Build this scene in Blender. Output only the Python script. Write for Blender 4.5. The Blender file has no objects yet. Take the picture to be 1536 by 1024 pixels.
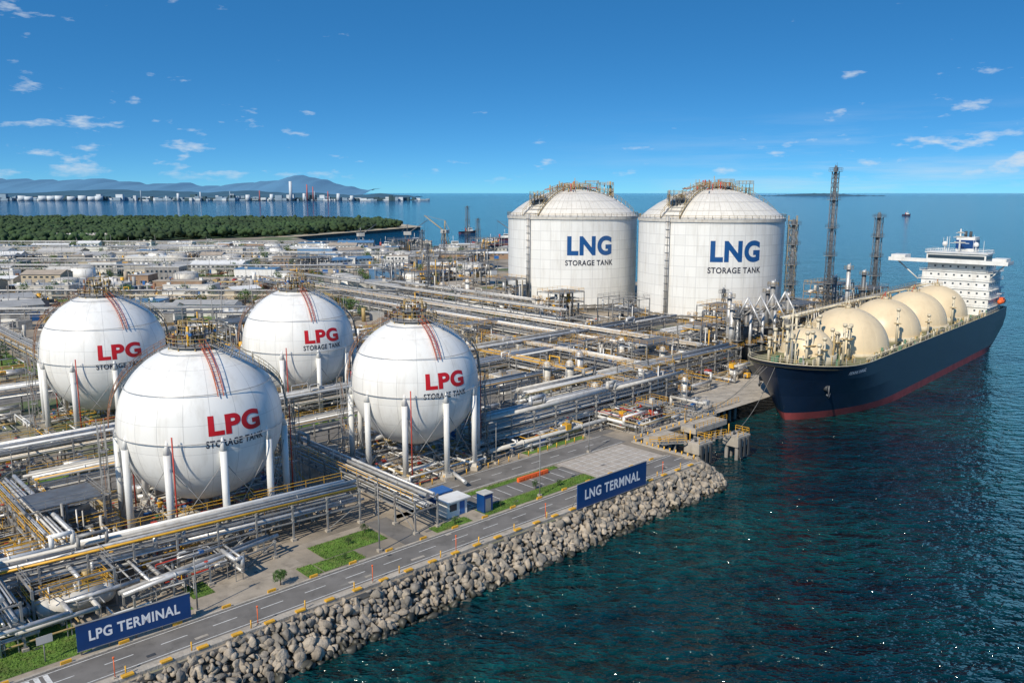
import bpy, math, random, bmesh
import numpy as np
from mathutils import Vector
random.seed(7); rng=np.random.default_rng(7)
R=math.radians
sc=bpy.context.scene
ANG=R(43.0); CA,SA=math.cos(ANG),math.sin(ANG)
def W(s,t): return (s*CA-t*SA, s*SA+t*CA)
def S(x,y): return (x*CA+y*SA, -x*SA+y*CA)

# ------------------------------------------------------------ materials
M={}
def nodes(m):
    m.use_nodes=True; nt=m.node_tree; nt.nodes.clear()
    o=nt.nodes.new('ShaderNodeOutputMaterial'); b=nt.nodes.new('ShaderNodeBsdfPrincipled')
    nt.links.new(b.outputs[0],o.inputs[0]); return nt,b
def math_n(nt,op,a,b=None,c=None):
    n=nt.nodes.new('ShaderNodeMath'); n.operation=op
    for i,x in enumerate((a,b,c)):
        if x is None: continue
        if isinstance(x,(int,float)): n.inputs[i].default_value=x
        else: nt.links.new(x,n.inputs[i])
    return n.outputs[0]
def noise(nt,vec,scale,detail=4,rough=.55,stretch=None):
    if stretch:
        mp=nt.nodes.new('ShaderNodeMapping'); mp.inputs['Scale'].default_value=stretch
        nt.links.new(vec,mp.inputs[0]); vec=mp.outputs[0]
    n=nt.nodes.new('ShaderNodeTexNoise'); n.inputs['Scale'].default_value=scale
    n.inputs['Detail'].default_value=detail; n.inputs['Roughness'].default_value=rough
    nt.links.new(vec,n.inputs['Vector']); return n.outputs['Fac']
def mapr(nt,v,a,b,c,d):
    n=nt.nodes.new('ShaderNodeMapRange'); nt.links.new(v,n.inputs[0])
    for i,x in enumerate((a,b,c,d)): n.inputs[i+1].default_value=x
    return n.outputs[0]
def mix(nt,f,a,b,mode='MIX'):
    n=nt.nodes.new('ShaderNodeMix'); n.data_type='RGBA'; n.blend_type=mode
    def st(sock,x):
        if isinstance(x,(tuple,list)): sock.default_value=(x[0],x[1],x[2],1)
        elif isinstance(x,(int,float)): sock.default_value=x
        else: nt.links.new(x,sock)
    st(n.inputs[0],f); st(n.inputs[6],a); st(n.inputs[7],b); return n.outputs[2]
def pos(nt):
    return nt.nodes.new('ShaderNodeNewGeometry').outputs['Position']
def mk(name,col,rough=.55,metal=0.,var=.2,scale=.7,dirt=None,dirtamt=.35,bump=0,bscale=5):
    m=bpy.data.materials.new(name); nt,b=nodes(m); P=pos(nt)
    f=noise(nt,P,scale,5)
    v=mapr(nt,f,.3,.7,1-var,1+var)
    cc=nt.nodes.new('ShaderNodeCombineColor')
    for i in range(3): nt.links.new(v,cc.inputs[i])
    c=mix(nt,1.0,col,cc.outputs[0],'MULTIPLY')
    if dirt:
        g=noise(nt,P,scale*1.7,6,.65,(1,1,.25)); g=mapr(nt,g,.5,.72,0,dirtamt)
        c=mix(nt,g,c,dirt)
    nt.links.new(c,b.inputs['Base Color'])
    b.inputs['Roughness'].default_value=rough; b.inputs['Metallic'].default_value=metal
    if bump:
        bn=nt.nodes.new('ShaderNodeBump'); bn.inputs['Strength'].default_value=bump; bn.inputs['Distance'].default_value=.3
        nt.links.new(noise(nt,P,bscale,6),bn.inputs['Height']); nt.links.new(bn.outputs[0],b.inputs['Normal'])
    M[name]=m; return m
rust=(.16,.08,.04)
mk('white',(.74,.74,.71),.45,0,.08,.3,(.38,.33,.27),.4)
mk('offwhite',(.54,.52,.47),.5,0,.13,.5,(.28,.23,.17),.5)
mk('silver',(.52,.52,.51),.44,.35,.2,.8,(.22,.17,.12),.45)
mk('grey',(.27,.27,.26),.55,.1,.25,.8,rust,.4)
mk('steel',(.14,.155,.17),.5,.3,.25,.6,rust,.35)
mk('dark',(.05,.055,.06),.6,0,.2,1)
mk('rust',(.22,.11,.06),.7,0,.3,1)
mk('yellow',(.70,.38,.03),.5,0,.15,1,rust,.35)
mk('ochre',(.40,.29,.12),.55,0,.2,1,rust,.35)
mk('red',(.45,.05,.03),.5,0,.2,1)
mk('redlad',(.50,.13,.06),.5,0,.2,1)
mk('blue',(.02,.12,.36),.45,0,.12,1)
mk('green',(.06,.17,.10),.5,0,.2,1)
mk('orange',(.80,.14,.03),.5,0,.1,1)
mk('navy',(.004,.045,.17),.35,0,.12,.3)
mk('letter_red',(.50,.010,.015),.4,0,.05,1)
mk('letter_blue',(.008,.075,.24),.4,0,.05,1)
mk('letter_black',(.02,.025,.045),.4,0,.05,1)
mk('letter_white',(.85,.85,.85),.4,0,.03,1)
mk('concrete',(.41,.37,.31),.85,0,.2,.35,(.16,.14,.11),.6,.3,3)
mk('concrete_dk',(.2,.19,.17),.85,0,.25,.5,(.07,.06,.05),.6)
mk('asphalt',(.165,.155,.142),.9,0,.22,.22,(.085,.08,.072),.7,.15,8)
mk('paving',(.33,.285,.225),.85,0,.22,.3,(.14,.12,.095),.7)
mk('tiles',(.41,.36,.30),.85,0,.15,.6,(.25,.21,.17),.6)
mk('paint',(.66,.66,.63),.7,0,.12,1,(.25,.24,.22),.7)
mk('paint_y',(.6,.40,.08),.7,0,.15,1,(.2,.18,.12),.6)
mk('grass',(.10,.19,.025),.9,0,.35,.4,(.19,.17,.06),.6,.5,6)
mk('leaf',(.045,.10,.022),.8,0,.45,.25)
mk('leaf2',(.07,.14,.03),.8,0,.4,.3)
mk('forest',(.030,.062,.020),.9,0,.5,.012)
mk('bark',(.10,.075,.05),.9,0,.3,2)
mk('sand',(.42,.36,.26),.9,0,.2,.05)
mk('rock',(.35,.30,.235),.9,0,.5,.6,(.12,.10,.08),.6,.5,4)
mk('rock_b',(.22,.20,.17),.9,0,.4,.6,(.10,.09,.075),.6,.5,4)
mk('rock_wet',(.05,.048,.036),.5,0,.3,.6)
mk('glass',(.03,.05,.07),.15,0,.1,1)
mk('roof_grey',(.34,.34,.33),.6,0,.15,.3)
mk('roof_tan',(.38,.32,.25),.7,0,.2,.2)
mk('roof_blue',(.09,.20,.34),.5,0,.2,.3)
mk('brown',(.30,.2,.13),.7,0,.2,.3)
mk('cream',(.70,.57,.37),.42,0,.05,.15,(.42,.32,.2),.35)
mk('cream_lt',(.62,.55,.40),.5,0,.1,.5,(.3,.22,.14),.4)
mk('deck_paint',(.17,.17,.08),.7,0,.3,.3,(.3,.25,.15),.5)
mk('hull_navy',(.007,.020,.050),.38,0,.15,.12,(.022,.028,.045),.3)
mk('hull_red',(.30,.06,.06),.6,0,.2,.3,(.12,.04,.04),.5)
mk('tyre',(.02,.02,.02),.8)
mk('hazy_hill',(.085,.22,.36),1,0,.08,.001)  # aerial haze painted into the hill colours as a blue cast
mk('hazy_hill2',(.035,.11,.17),1,0,.15,.002)
mk('farland',(.04,.08,.10),1,0,.3,.003)  # far-shore colours have distance haze mixed into the base colour
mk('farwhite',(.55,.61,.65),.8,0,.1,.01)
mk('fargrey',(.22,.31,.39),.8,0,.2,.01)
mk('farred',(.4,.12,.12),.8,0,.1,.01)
mk('car_white',(.7,.7,.7),.3); mk('car_red',(.4,.03,.03),.3); mk('car_blue',(.03,.1,.3),.3); mk('car_grey',(.2,.2,.22),.3)

def panel_mat(name,col,nlon,zstep,linecol,wl=.012,wz=.012,lat=False):
    m=bpy.data.materials.new(name); nt,b=nodes(m)
    tc=nt.nodes.new('ShaderNodeTexCoord'); sp=nt.nodes.new('ShaderNodeSeparateXYZ'); nt.links.new(tc.outputs['Object'],sp.inputs[0])
    x,y,z=sp.outputs
    lon=math_n(nt,'MULTIPLY',math_n(nt,'ARCTAN2',y,x),nlon/(2*math.pi))
    fr=math_n(nt,'ABSOLUTE',math_n(nt,'SUBTRACT',math_n(nt,'FRACT',lon),.5))
    l1=math_n(nt,'LESS_THAN',fr,wl)
    if lat:
        rr=math_n(nt,'SQRT',math_n(nt,'ADD',math_n(nt,'MULTIPLY',x,x),math_n(nt,'MULTIPLY',y,y)))
        q=math_n(nt,'MULTIPLY',math_n(nt,'ARCTAN2',z,rr),zstep/math.pi)
    else: q=math_n(nt,'DIVIDE',z,zstep)
    fz=math_n(nt,'ABSOLUTE',math_n(nt,'SUBTRACT',math_n(nt,'FRACT',math_n(nt,'ADD',q,100.)),.5))
    l2=math_n(nt,'LESS_THAN',fz,wz)
    ln=math_n(nt,'MULTIPLY',math_n(nt,'MAXIMUM',l1,l2),.5)
    cx=nt.nodes.new('ShaderNodeCombineXYZ')
    nt.links.new(math_n(nt,'FLOOR',math_n(nt,'ADD',lon,.5)),cx.inputs[0]); nt.links.new(math_n(nt,'FLOOR',math_n(nt,'ADD',q,100.5)),cx.inputs[1])
    wn=nt.nodes.new('ShaderNodeTexWhiteNoise'); nt.links.new(cx.outputs[0],wn.inputs['Vector'])
    pv=mapr(nt,wn.outputs['Value'],0,1,.95,1.03)
    cc=nt.nodes.new('ShaderNodeCombineColor')
    for i in range(3): nt.links.new(pv,cc.inputs[i])
    c=mix(nt,1.0,col,cc.outputs[0],'MULTIPLY')
    g=noise(nt,tc.outputs['Object'],.5,6,.65,(1,1,.12)); c=mix(nt,mapr(nt,g,.48,.75,0,.4),c,(.40,.36,.29))
    c=mix(nt,ln,c,linecol)
    nt.links.new(c,b.inputs['Base Color']); b.inputs['Roughness'].default_value=.38
    M[name]=m
panel_mat('sphere_white',(.78,.78,.75),20,9,(.3,.3,.3),.012,.007,True)
panel_mat('tank_white',(.77,.77,.74),40,4.0,(.42,.42,.42),.02,.025)
panel_mat('tank_roof',(.72,.69,.62),36,3.2,(.36,.33,.28),.03,.05)

# ------------------------------------------------------------ mesh builder
class MB:
    def __init__(s): s.v=[];s.f=[];s.m=[];s.s=[]
    def add(s,vs,fs,m,sm=False):
        o=len(s.v); s.v.extend(vs)
        for f in fs: s.f.append(tuple(i+o for i in f)); s.m.append(m); s.s.append(sm)
    def box(s,x0,x1,y0,y1,z0,z1,m):
        s.add([(x0,y0,z0),(x1,y0,z0),(x1,y1,z0),(x0,y1,z0),(x0,y0,z1),(x1,y0,z1),(x1,y1,z1),(x0,y1,z1)],
              [(0,3,2,1),(4,5,6,7),(0,1,5,4),(1,2,6,5),(2,3,7,6),(3,0,4,7)],m)
    def cbox(s,c,w,d,h,m,ang=0):
        ca,sa=math.cos(ang),math.sin(ang); vs=[]
        for z in (c[2],c[2]+h):
            for a,b in ((-w/2,-d/2),(w/2,-d/2),(w/2,d/2),(-w/2,d/2)):
                vs.append((c[0]+a*ca-b*sa,c[1]+a*sa+b*ca,z))
        s.add(vs,[(0,3,2,1),(4,5,6,7),(0,1,5,4),(1,2,6,5),(2,3,7,6),(3,0,4,7)],m)
    def tube(s,p,q,r,m,n=8,r2=None,caps=True):
        if r2 is None: r2=r
        p=Vector(p);q=Vector(q); d=q-p
        if d.length<1e-5: return
        d.normalize(); a=Vector((0,0,1)) if abs(d.z)<.9 else Vector((1,0,0))
        u=d.cross(a).normalized(); w=d.cross(u); vs=[]
        off=math.pi/4 if n==4 else 0
        for c,rr in ((p,r),(q,r2)):
            for i in range(n):
                t=2*math.pi*i/n+off; vs.append(tuple(c+u*(math.cos(t)*rr)+w*(math.sin(t)*rr)))
        fs=[(i,(i+1)%n,n+(i+1)%n,n+i) for i in range(n)]
        s.add(vs,fs,m,n>4)
        if caps: 
            o=len(s.v)-2*n
            s.f.append(tuple(range(o+n-1,o-1,-1))); s.m.append(m); s.s.append(False)
            s.f.append(tuple(range(o+n,o+2*n))); s.m.append(m); s.s.append(False)
    def path(s,pts,r,m,n=8,close=False):
        k=len(pts)
        for i in range(k-1+(1 if close else 0)): s.tube(pts[i],pts[(i+1)%k],r,m,n,caps=(r>.15))
        if r>.13 and not close:
            for p in pts[1:-1]: s.ball(p,r*1.03,m,8,5)
    def ball(s,c,r,m,nu=16,nv=10,z0=-90,z1=90,sz=1.,sm=True):
        vs=[];fs=[]
        for j in range(nv+1):
            la=R(z0+(z1-z0)*j/nv)
            for i in range(nu):
                lo=2*math.pi*i/nu
                vs.append((c[0]+r*math.cos(la)*math.cos(lo),c[1]+r*math.cos(la)*math.sin(lo),c[2]+r*sz*math.sin(la)))
        for j in range(nv):
            for i in range(nu):
                fs.append((j*nu+i,j*nu+(i+1)%nu,(j+1)*nu+(i+1)%nu,(j+1)*nu+i))
        s.add(vs,fs,m,sm)
    def rail(s,pts,m='yellow',h=1.1,step=2.,r=.045,close=False):
        k=len(pts)
        for i in range(k-1+(1 if close else 0)):
            a=Vector(pts[i]);b=Vector(pts[(i+1)%k]);L=(b-a).length
            for hh in (h,h*.55): s.tube(a+Vector((0,0,hh)),b+Vector((0,0,hh)),r,m,4,caps=False)
            c=max(1,int(L/step))
            for j in range(c+1):
                p=a.lerp(b,j/c); s.tube(p,p+Vector((0,0,h)),r,m,4,caps=False)
    def ladder(s,pts,w,side,m,rung=.5,r=.06):
        sd=Vector(side)*w/2
        for k in (-1,1):
            s.path([Vector(p)+sd*k for p in pts],r,m,4)
        for i in range(len(pts)-1):
            a=Vector(pts[i]);b=Vector(pts[i+1]);c=max(1,int((b-a).length/rung))
            for j in range(c):
                p=a.lerp(b,j/c); s.tube(p-sd,p+sd,r*.7,m,4,caps=False)
    def obj(s,name,frame='site',parent=None,loc=None,rot=None,center=True):
        if not s.v: return None
        v=np.array([tuple(x) for x in s.v],dtype=float)
        o=np.zeros(3)
        if center and loc is None:
            o=(v.min(0)+v.max(0))/2; o[2]=v[:,2].min()
        v=v-o
        me=bpy.data.meshes.new(name); me.from_pydata(v.tolist(),[],s.f)
        names=[];idx={}
        for k in s.m:
            if k not in idx: idx[k]=len(names); names.append(k); me.materials.append(M[k])
        me.polygons.foreach_set('material_index',[idx[k] for k in s.m])
        me.polygons.foreach_set('use_smooth',s.s); me.update()
        ob=bpy.data.objects.new(name,me); sc.collection.objects.link(ob)
        if loc is not None: ob.location=loc; ob.rotation_euler=(0,0,rot or 0)
        elif frame=='site':
            x,y=W(o[0],o[1]); ob.location=(x,y,o[2]); ob.rotation_euler=(0,0,ANG)
        else: ob.location=tuple(o)
        if parent: ob.parent=parent
        return ob
def empty(name,loc=(0,0,0),rot=0):
    e=bpy.data.objects.new(name,None); e.location=loc; e.rotation_euler=(0,0,rot); e.empty_display_size=2
    sc.collection.objects.link(e); return e

# ------------------------------------------------------------ text
def text2d(body,width,height,bold=.03,cell=.6):
    cu=bpy.data.curves.new('tmp','FONT'); cu.body=body; cu.size=1; cu.offset=bold; cu.space_character=1.1
    ob=bpy.data.objects.new('tmp',cu); sc.collection.objects.link(ob)
    bpy.context.view_layer.update()
    me=bpy.data.meshes.new_from_object(ob.evaluated_get(bpy.context.evaluated_depsgraph_get()))
    bpy.data.objects.remove(ob); bpy.data.curves.remove(cu)
    bm=bmesh.new(); bm.from_mesh(me); bpy.data.meshes.remove(me)
    xs=[v.co.x for v in bm.verts]; ys=[v.co.y for v in bm.verts]
    x0,x1,y0,y1=min(xs),max(xs),min(ys),max(ys)
    for v in bm.verts:
        v.co.x=((v.co.x-x0)/(x1-x0)-.5)*width; v.co.y=((v.co.y-y0)/(y1-y0)-.5)*height; v.co.z=0
    if cell:
        for ax,L in ((0,width),(1,height)):
            k=int(L/cell)+1
            for i in range(1,k):
                c=-L/2+L*i/k; p=[0,0,0];nn=[0,0,0];p[ax]=c;nn[ax]=1
                bmesh.ops.bisect_plane(bm,geom=bm.verts[:]+bm.edges[:]+bm.faces[:],plane_co=p,plane_no=nn)
    bm.verts.index_update()
    vs=[(v.co.x,v.co.y) for v in bm.verts]; fs=[tuple(v.index for v in f.verts) for f in bm.faces]
    bm.free(); return vs,fs
def text_sphere(name,body,w,h,rad,az,lat,mat,parent,center,bold=.03):
    vs,fs=text2d(body,w,h,bold); mb=MB(); o=[]
    for x,y in vs:
        la=lat+y/rad; lo=az+x/(rad*math.cos(lat)); rr=rad+.03
        o.append((rr*math.cos(la)*math.cos(lo),rr*math.cos(la)*math.sin(lo),rr*math.sin(la)))
    mb.add(o,fs,mat); return mb.obj(name,parent=parent,loc=center)
def text_cyl(name,body,w,h,rad,az,z,mat,parent,bold=.03):
    vs,fs=text2d(body,w,h,bold,cell=1.5); mb=MB(); rr=rad+.06
    mb.add([(rr*math.cos(az+x/rad),rr*math.sin(az+x/rad),z+y) for x,y in vs],fs,mat); return mb.obj(name,parent=parent,loc=(0,0,0))

# ------------------------------------------------------------ camera / world / sun
cam=bpy.data.cameras.new('camera'); co=bpy.data.objects.new('camera',cam); sc.collection.objects.link(co)
co.location=(0,0,50); co.rotation_euler=(R(90-10.11),0,0); cam.lens=29.3; cam.sensor_width=36; cam.clip_end=200000; cam.clip_start=.5
sc.camera=co
sc.view_settings.view_transform='Standard'
SUN_EL=R(40); SUN_ROT=math.atan2(-.54,-.84)
sd=Vector((math.cos(SUN_EL)*math.sin(SUN_ROT),math.cos(SUN_EL)*math.cos(SUN_ROT),math.sin(SUN_EL)))
sl=bpy.data.lights.new('sun','SUN'); sl.energy=4.8; sl.angle=R(.5); sl.color=(1,.90,.75)
so=bpy.data.objects.new('sun',sl); so.rotation_euler=sd.to_track_quat('Z','Y').to_euler(); so.location=(-100,-200,300); sc.collection.objects.link(so)
w=bpy.data.worlds.new('World'); sc.world=w; w.use_nodes=True; nt=w.node_tree; nt.nodes.clear()
out=nt.nodes.new('ShaderNodeOutputWorld'); bg=nt.nodes.new('ShaderNodeBackground'); nt.links.new(bg.outputs[0],out.inputs[0]); bg.inputs[1].default_value=.1
tc=nt.nodes.new('ShaderNodeTexCoord'); sp=nt.nodes.new('ShaderNodeSeparateXYZ'); nt.links.new(tc.outputs['Generated'],sp.inputs[0])
zz=math_n(nt,'MULTIPLY_ADD',math_n(nt,'MAXIMUM',sp.outputs[2],0.),2.6,.06)
cb=nt.nodes.new('ShaderNodeCombineXYZ'); nt.links.new(sp.outputs[0],cb.inputs[0]); nt.links.new(sp.outputs[1],cb.inputs[1]); nt.links.new(zz,cb.inputs[2])
nv=nt.nodes.new('ShaderNodeVectorMath'); nv.operation='NORMALIZE'; nt.links.new(cb.outputs[0],nv.inputs[0])
sky=nt.nodes.new('ShaderNodeTexSky'); sky.sky_type='NISHITA'; sky.sun_disc=False; sky.sun_elevation=SUN_EL; sky.sun_rotation=SUN_ROT
sky.air_density=1.0; sky.dust_density=.3; sky.ozone_density=3.0
nt.links.new(nv.outputs[0],sky.inputs[0])
hs=nt.nodes.new('ShaderNodeHueSaturation'); hs.inputs['Saturation'].default_value=1.3; hs.inputs['Value'].default_value=.1; nt.links.new(sky.outputs[0],hs.inputs['Color'])
gm=nt.nodes.new('ShaderNodeGamma'); gm.inputs[1].default_value=.70; nt.links.new(hs.outputs[0],gm.inputs[0])
skyc=mix(nt,1.0,gm.outputs[0],(3.9,8.5,11.3),'MULTIPLY')
az=math_n(nt,'ARCTAN2',sp.outputs[0],sp.outputs[1])
cv=nt.nodes.new('ShaderNodeCombineXYZ'); nt.links.new(az,cv.inputs[0]); nt.links.new(math_n(nt,'MULTIPLY_ADD',sp.outputs[2],3.2,2.3),cv.inputs[1])
n1=noise(nt,cv.outputs[0],18,9,.58)
side=mapr(nt,math_n(nt,'ABSOLUTE',az),.1,.55,0,.12)
low=mapr(nt,sp.outputs[2],.02,.14,.05,-.05)
nn=math_n(nt,'ADD',math_n(nt,'ADD',n1,side),low)
cf=math_n(nt,'MULTIPLY',mapr(nt,nn,.665,.80,0,.75),mapr(nt,sp.outputs[2],.004,.03,0,1))
vl=noise(nt,cv.outputs[0],3.5,8,.62,(1,4,1))
veil=math_n(nt,'MULTIPLY',math_n(nt,'MULTIPLY',mapr(nt,vl,.46,.7,0,.5),mapr(nt,az,.02,.4,0,1)),mapr(nt,sp.outputs[2],.012,.10,1,0))
cf=math_n(nt,'MAXIMUM',cf,veil)
skyf=mix(nt,cf,skyc,(6.8,7.6,8.4))
nt.links.new(skyf,bg.inputs[0])

# ------------------------------------------------------------ water
m=bpy.data.materials.new('sea'); nt,b=nodes(m); P=pos(nt)
n1=noise(nt,P,.30,3,.5,(1,1.7,1)); n2=noise(nt,P,.045,3,.5); n3=noise(nt,P,.85,2,.5,(1,1.7,1)); n4=noise(nt,P,.010,5,.6,(1,2.2,1)); n5=noise(nt,P,.10,4,.55,(1,2,1))
hh=math_n(nt,'ADD',math_n(nt,'MULTIPLY',n1,1.1),math_n(nt,'ADD',math_n(nt,'MULTIPLY',n2,1.6),math_n(nt,'MULTIPLY',n3,.42)))
bn=nt.nodes.new('ShaderNodeBump'); bn.inputs['Strength'].default_value=1.; bn.inputs['Distance'].default_value=2.2
nt.links.new(hh,bn.inputs['Height']); nt.links.new(bn.outputs[0],b.inputs['Normal'])
sx=nt.nodes.new('ShaderNodeSeparateXYZ'); nt.links.new(P,sx.inputs[0])
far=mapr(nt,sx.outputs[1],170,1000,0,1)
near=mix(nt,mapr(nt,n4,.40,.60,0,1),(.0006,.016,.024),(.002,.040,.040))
c=mix(nt,far,near,(.001,.042,.098))  # sky reflection on distant water painted in as a bluer base colour
ripple_light=mapr(nt,math_n(nt,'ADD',math_n(nt,'MULTIPLY',n1,.4),math_n(nt,'ADD',math_n(nt,'MULTIPLY',n3,.3),math_n(nt,'MULTIPLY',n5,.3))),.38,.64,.30,2.0)  # light and dark of the ripples painted into the base colour
cc=nt.nodes.new('ShaderNodeCombineColor')
for i in range(3): nt.links.new(ripple_light,cc.inputs[i])
c=mix(nt,1.0,c,cc.outputs[0],'MULTIPLY')
nt.links.new(c,b.inputs['Base Color']); b.inputs['Roughness'].default_value=.06; b.inputs['IOR'].default_value=1.33
M['sea']=m
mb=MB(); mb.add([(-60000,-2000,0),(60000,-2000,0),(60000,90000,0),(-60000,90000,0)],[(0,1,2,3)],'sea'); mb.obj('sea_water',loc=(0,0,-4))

# ------------------------------------------------------------ land
m=bpy.data.materials.new('ground'); nt,b=nodes(m); P=pos(nt)
c=mix(nt,mapr(nt,noise(nt,P,.03,6,.6),.42,.58,0,1),(.21,.18,.14),(.36,.305,.235))
c=mix(nt,mapr(nt,noise(nt,P,.3,7,.65),.5,.7,0,.65),c,(.12,.11,.09))
c=mix(nt,mapr(nt,noise(nt,P,.014,5,.6),.53,.58,0,.8),c,(.07,.12,.03))
bn=nt.nodes.new('ShaderNodeBump'); bn.inputs['Strength'].default_value=.3; nt.links.new(noise(nt,P,4,6),bn.inputs['Height']); nt.links.new(bn.outputs[0],b.inputs['Normal'])
nt.links.new(c,b.inputs['Base Color']); b.inputs['Roughness'].default_value=.9; M['ground']=m
poly=[W(-400,85),W(127,85),W(130,88),W(130,103),W(160,103),W(162,113),W(176,127),W(372,130),W(375,300),(30,735),(-160,765),(-253,969),(-137,1257),(-200,1400),(-500,1480),(-1800,1600),(-3500,1500),(-3500,-215)]
mb=MB(); n=len(poly)
mb.add([(x,y,0) for x,y in poly],[tuple(range(n))],'ground')
mb.add([(x,y,0) for x,y in poly]+[(x,y,-8) for x,y in poly],[(i,i+n,(i+1)%n+n,(i+1)%n) for i in range(n)],'concrete_dk')
mb.obj('ground','world',center=False)
def sheet(name,rects,mat,z,frame='site'):
    mb=MB()
    for (a,b2,c2,d) in rects: mb.add([(a,c2,z),(b2,c2,z),(b2,d,z),(a,d,z)],[(0,1,2,3)],mat)
    return mb.obj(name,frame)
sheet('pavement',[(-60,127.5,86,87.25),(-60,127.5,92.75,93.35)],'concrete',.008)
sheet('coastal_road',[(-60,128,87.3,92.7)],'asphalt',.012)
sheet('service_road',[(74,129,104,110.5)],'asphalt',.016)
sheet('service_road',[(10,140,147,154)],'asphalt',.012)
sheet('service_road',[(126,133.5,110.6,146.9)],'asphalt',.020)
sheet('service_road',[(3,10,93.4,230)],'asphalt',.024)
sheet('service_road',[(66,70,93.4,104)],'asphalt',.014)
sheet('service_road',[(206,213,132,420)],'asphalt',.014)
sheet('service_road',[(10,205,225,232)],'asphalt',.010)
sheet('pavement',[(36,50,93.4,97.5),(40,52,97.6,102),(71,82,93.4,103.6),(11,125,102.2,103.7)],'paving',.010)
sheet('paved_plaza',[(108,127,93.4,103.7)],'tiles',.018)
sheet('parking_lot',[(82,107.8,97.0,102)],'asphalt',.012)
sheet('concrete_apron',[(10.2,125.8,113.5,146.5)],'paving',.006)
sheet('concrete_apron',[(134,205,104,168)],'concrete',.007)
sheet('town_street',[(-700,-30,372,380),(-700,-20,436,446),(-700,0,560,568),(-700,-40,655,664)],'asphalt',.03,'world')
sheet('town_street',[(-128,-120,380.2,435.8),(-238,-230,380.2,435.8),(-90,-82,446.2,559.8),(-215,-207,446.2,559.8),(-330,-322,446.2,559.8)],'asphalt',.034,'world')
sheet('yard_concrete',[(-300,-140,452,500),(-200,-95,575,640),(-420,-240,575,650),(-75,-10,450,555)],'concrete',.02,'world')
sheet('yard_concrete',[(-420,-340,470,540),(-560,-440,600,650),(-330,-250,385,430)],'sand',.022,'world')
sheet('grass_lawn',[(-320,-150,505,555),(-600,-250,670,760),(-118,-60,385,432),(-225,-150,385,400),(-700,-430,575,598),(-320,-240,330,352),(-180,-120,325,345)],'grass',.024,'world')
mb=MB()
def line(a,b2,c2,d,m='paint'): mb.add([(a,c2,.03),(b2,c2,.03),(b2,d,.03),(a,d,.03)],[(0,1,2,3)],m)
for s in range(-60,128,6): line(s,s+3,90.0,90.13)
line(-60,128,87.6,87.72,'paint'); line(-60,128,92.3,92.42)
for s in range(75,128,5): line(s,s+2.5,107.2,107.33)
line(75,128,104.3,104.42); line(75,128,110.1,110.22)
for s in np.arange(83,107,2.6): line(s,s+.14,97.6,101.6)
for s in np.arange(109,126,1.9): line(s,s+.12,93.6,103.4)
for t in np.arange(94,103.5,1.9): mb.add([(109,t,.034),(126,t,.034),(126,t+.12,.034),(109,t+.12,.034)],[(0,1,2,3)],'paint')
for k in range(6): mb.add([(14+k*.9,87.9,.036),(14.5+k*.9,87.9,.036),(14.5+k*.9,92.2,.036),(14+k*.9,92.2,.036)],[(0,1,2,3)],'paint')
for s in range(12,140,6): line(s,s+3,150.4,150.55)
mb.obj('road_markings')
GR=[(11,24,94.2,113),(53,59.5,93.6,96.8),(55,65.5,97,102.0),(82,107.8,93.6,96.7),(72,79,93.6,95.8),(84,107,102.1,103.5),(25,36,95.6,98.2),(50.5,52.8,93.6,97),(37,39.8,98,102)]
sheet('grass_lawn',GR,'grass',.03)
sheet('grass_lawn',[(70,110,235,262),(215,245,250,300),(100,150,160,168),(30,60,260,300),(108,125,111.4,113.3),(110,124,141,146.4),(135,148,131,141),(12,40,154.5,160),(85,120,155,159.9)],'grass',.034)
v=[];f=[]
for (a,b2,c2,d) in GR:
    k=int((b2-a)*(d-c2)*28)
    X=rng.uniform(a,b2,k);Y=rng.uniform(c2,d,k);A=rng.uniform(0,6.28,k);H=rng.uniform(.08,.28,k)
    for x,y,an,h in zip(X,Y,A,H):
        o=len(v); dx,dy=.06*math.cos(an),.06*math.sin(an)
        v+= [(x-dx,y-dy,.03),(x+dx,y+dy,.03),(x+dy*2,y-dx*2,.03+h)]; f.append((o,o+1,o+2))
mb=MB(); mb.add(v,f,'grass'); mb.obj('grass')

mb=MB()
for s in np.arange(-40,127,2.0):
    mb.box(s,s+1.96,85.35,85.75,0,.42,'concrete')
    if int(s/2)%2==0: mb.box(s+.3,s+1.5,85.27,85.83,.43,.62,'yellow')
mb.obj('sea_wall_kerb')
mb=MB()
for s in np.arange(-40,126,3.):
    mb.box(s,s+2.97,92.72,92.9,0,.14,'concrete'); 
    if int(s/3)%2==0: mb.box(s+.5,s+1.6,93.0,93.25,.01,.4,'yellow')
for s in np.arange(74,126,2.): mb.box(s,s+1.97,103.75,103.93,0,.14,'concrete')
for s in np.arange(74,124,2.6): mb.tube((s,110.9,0),(s,110.9,1.0),.09,'yellow',6)
for s in np.arange(-10,126,7.): mb.tube((s,86.4,0),(s,86.4,1.1),.08,'yellow',6)
mb.obj('road_kerb')
mb=MB()
for t in np.arange(88,103,1.4): mb.tube((129.5,t,0),(129.5,t,.9),.14,'yellow',6)
for s in np.arange(131,160,2.2): mb.tube((s,103.6,0),(s,103.6,.9),.14,'yellow',6)
mb.box(129.2,130.1,88.2,103,0.02,.3,'concrete'); mb.box(130.2,160,102.9,103.3,.02,.3,'concrete')
mb.obj('quay_bollards')

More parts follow.
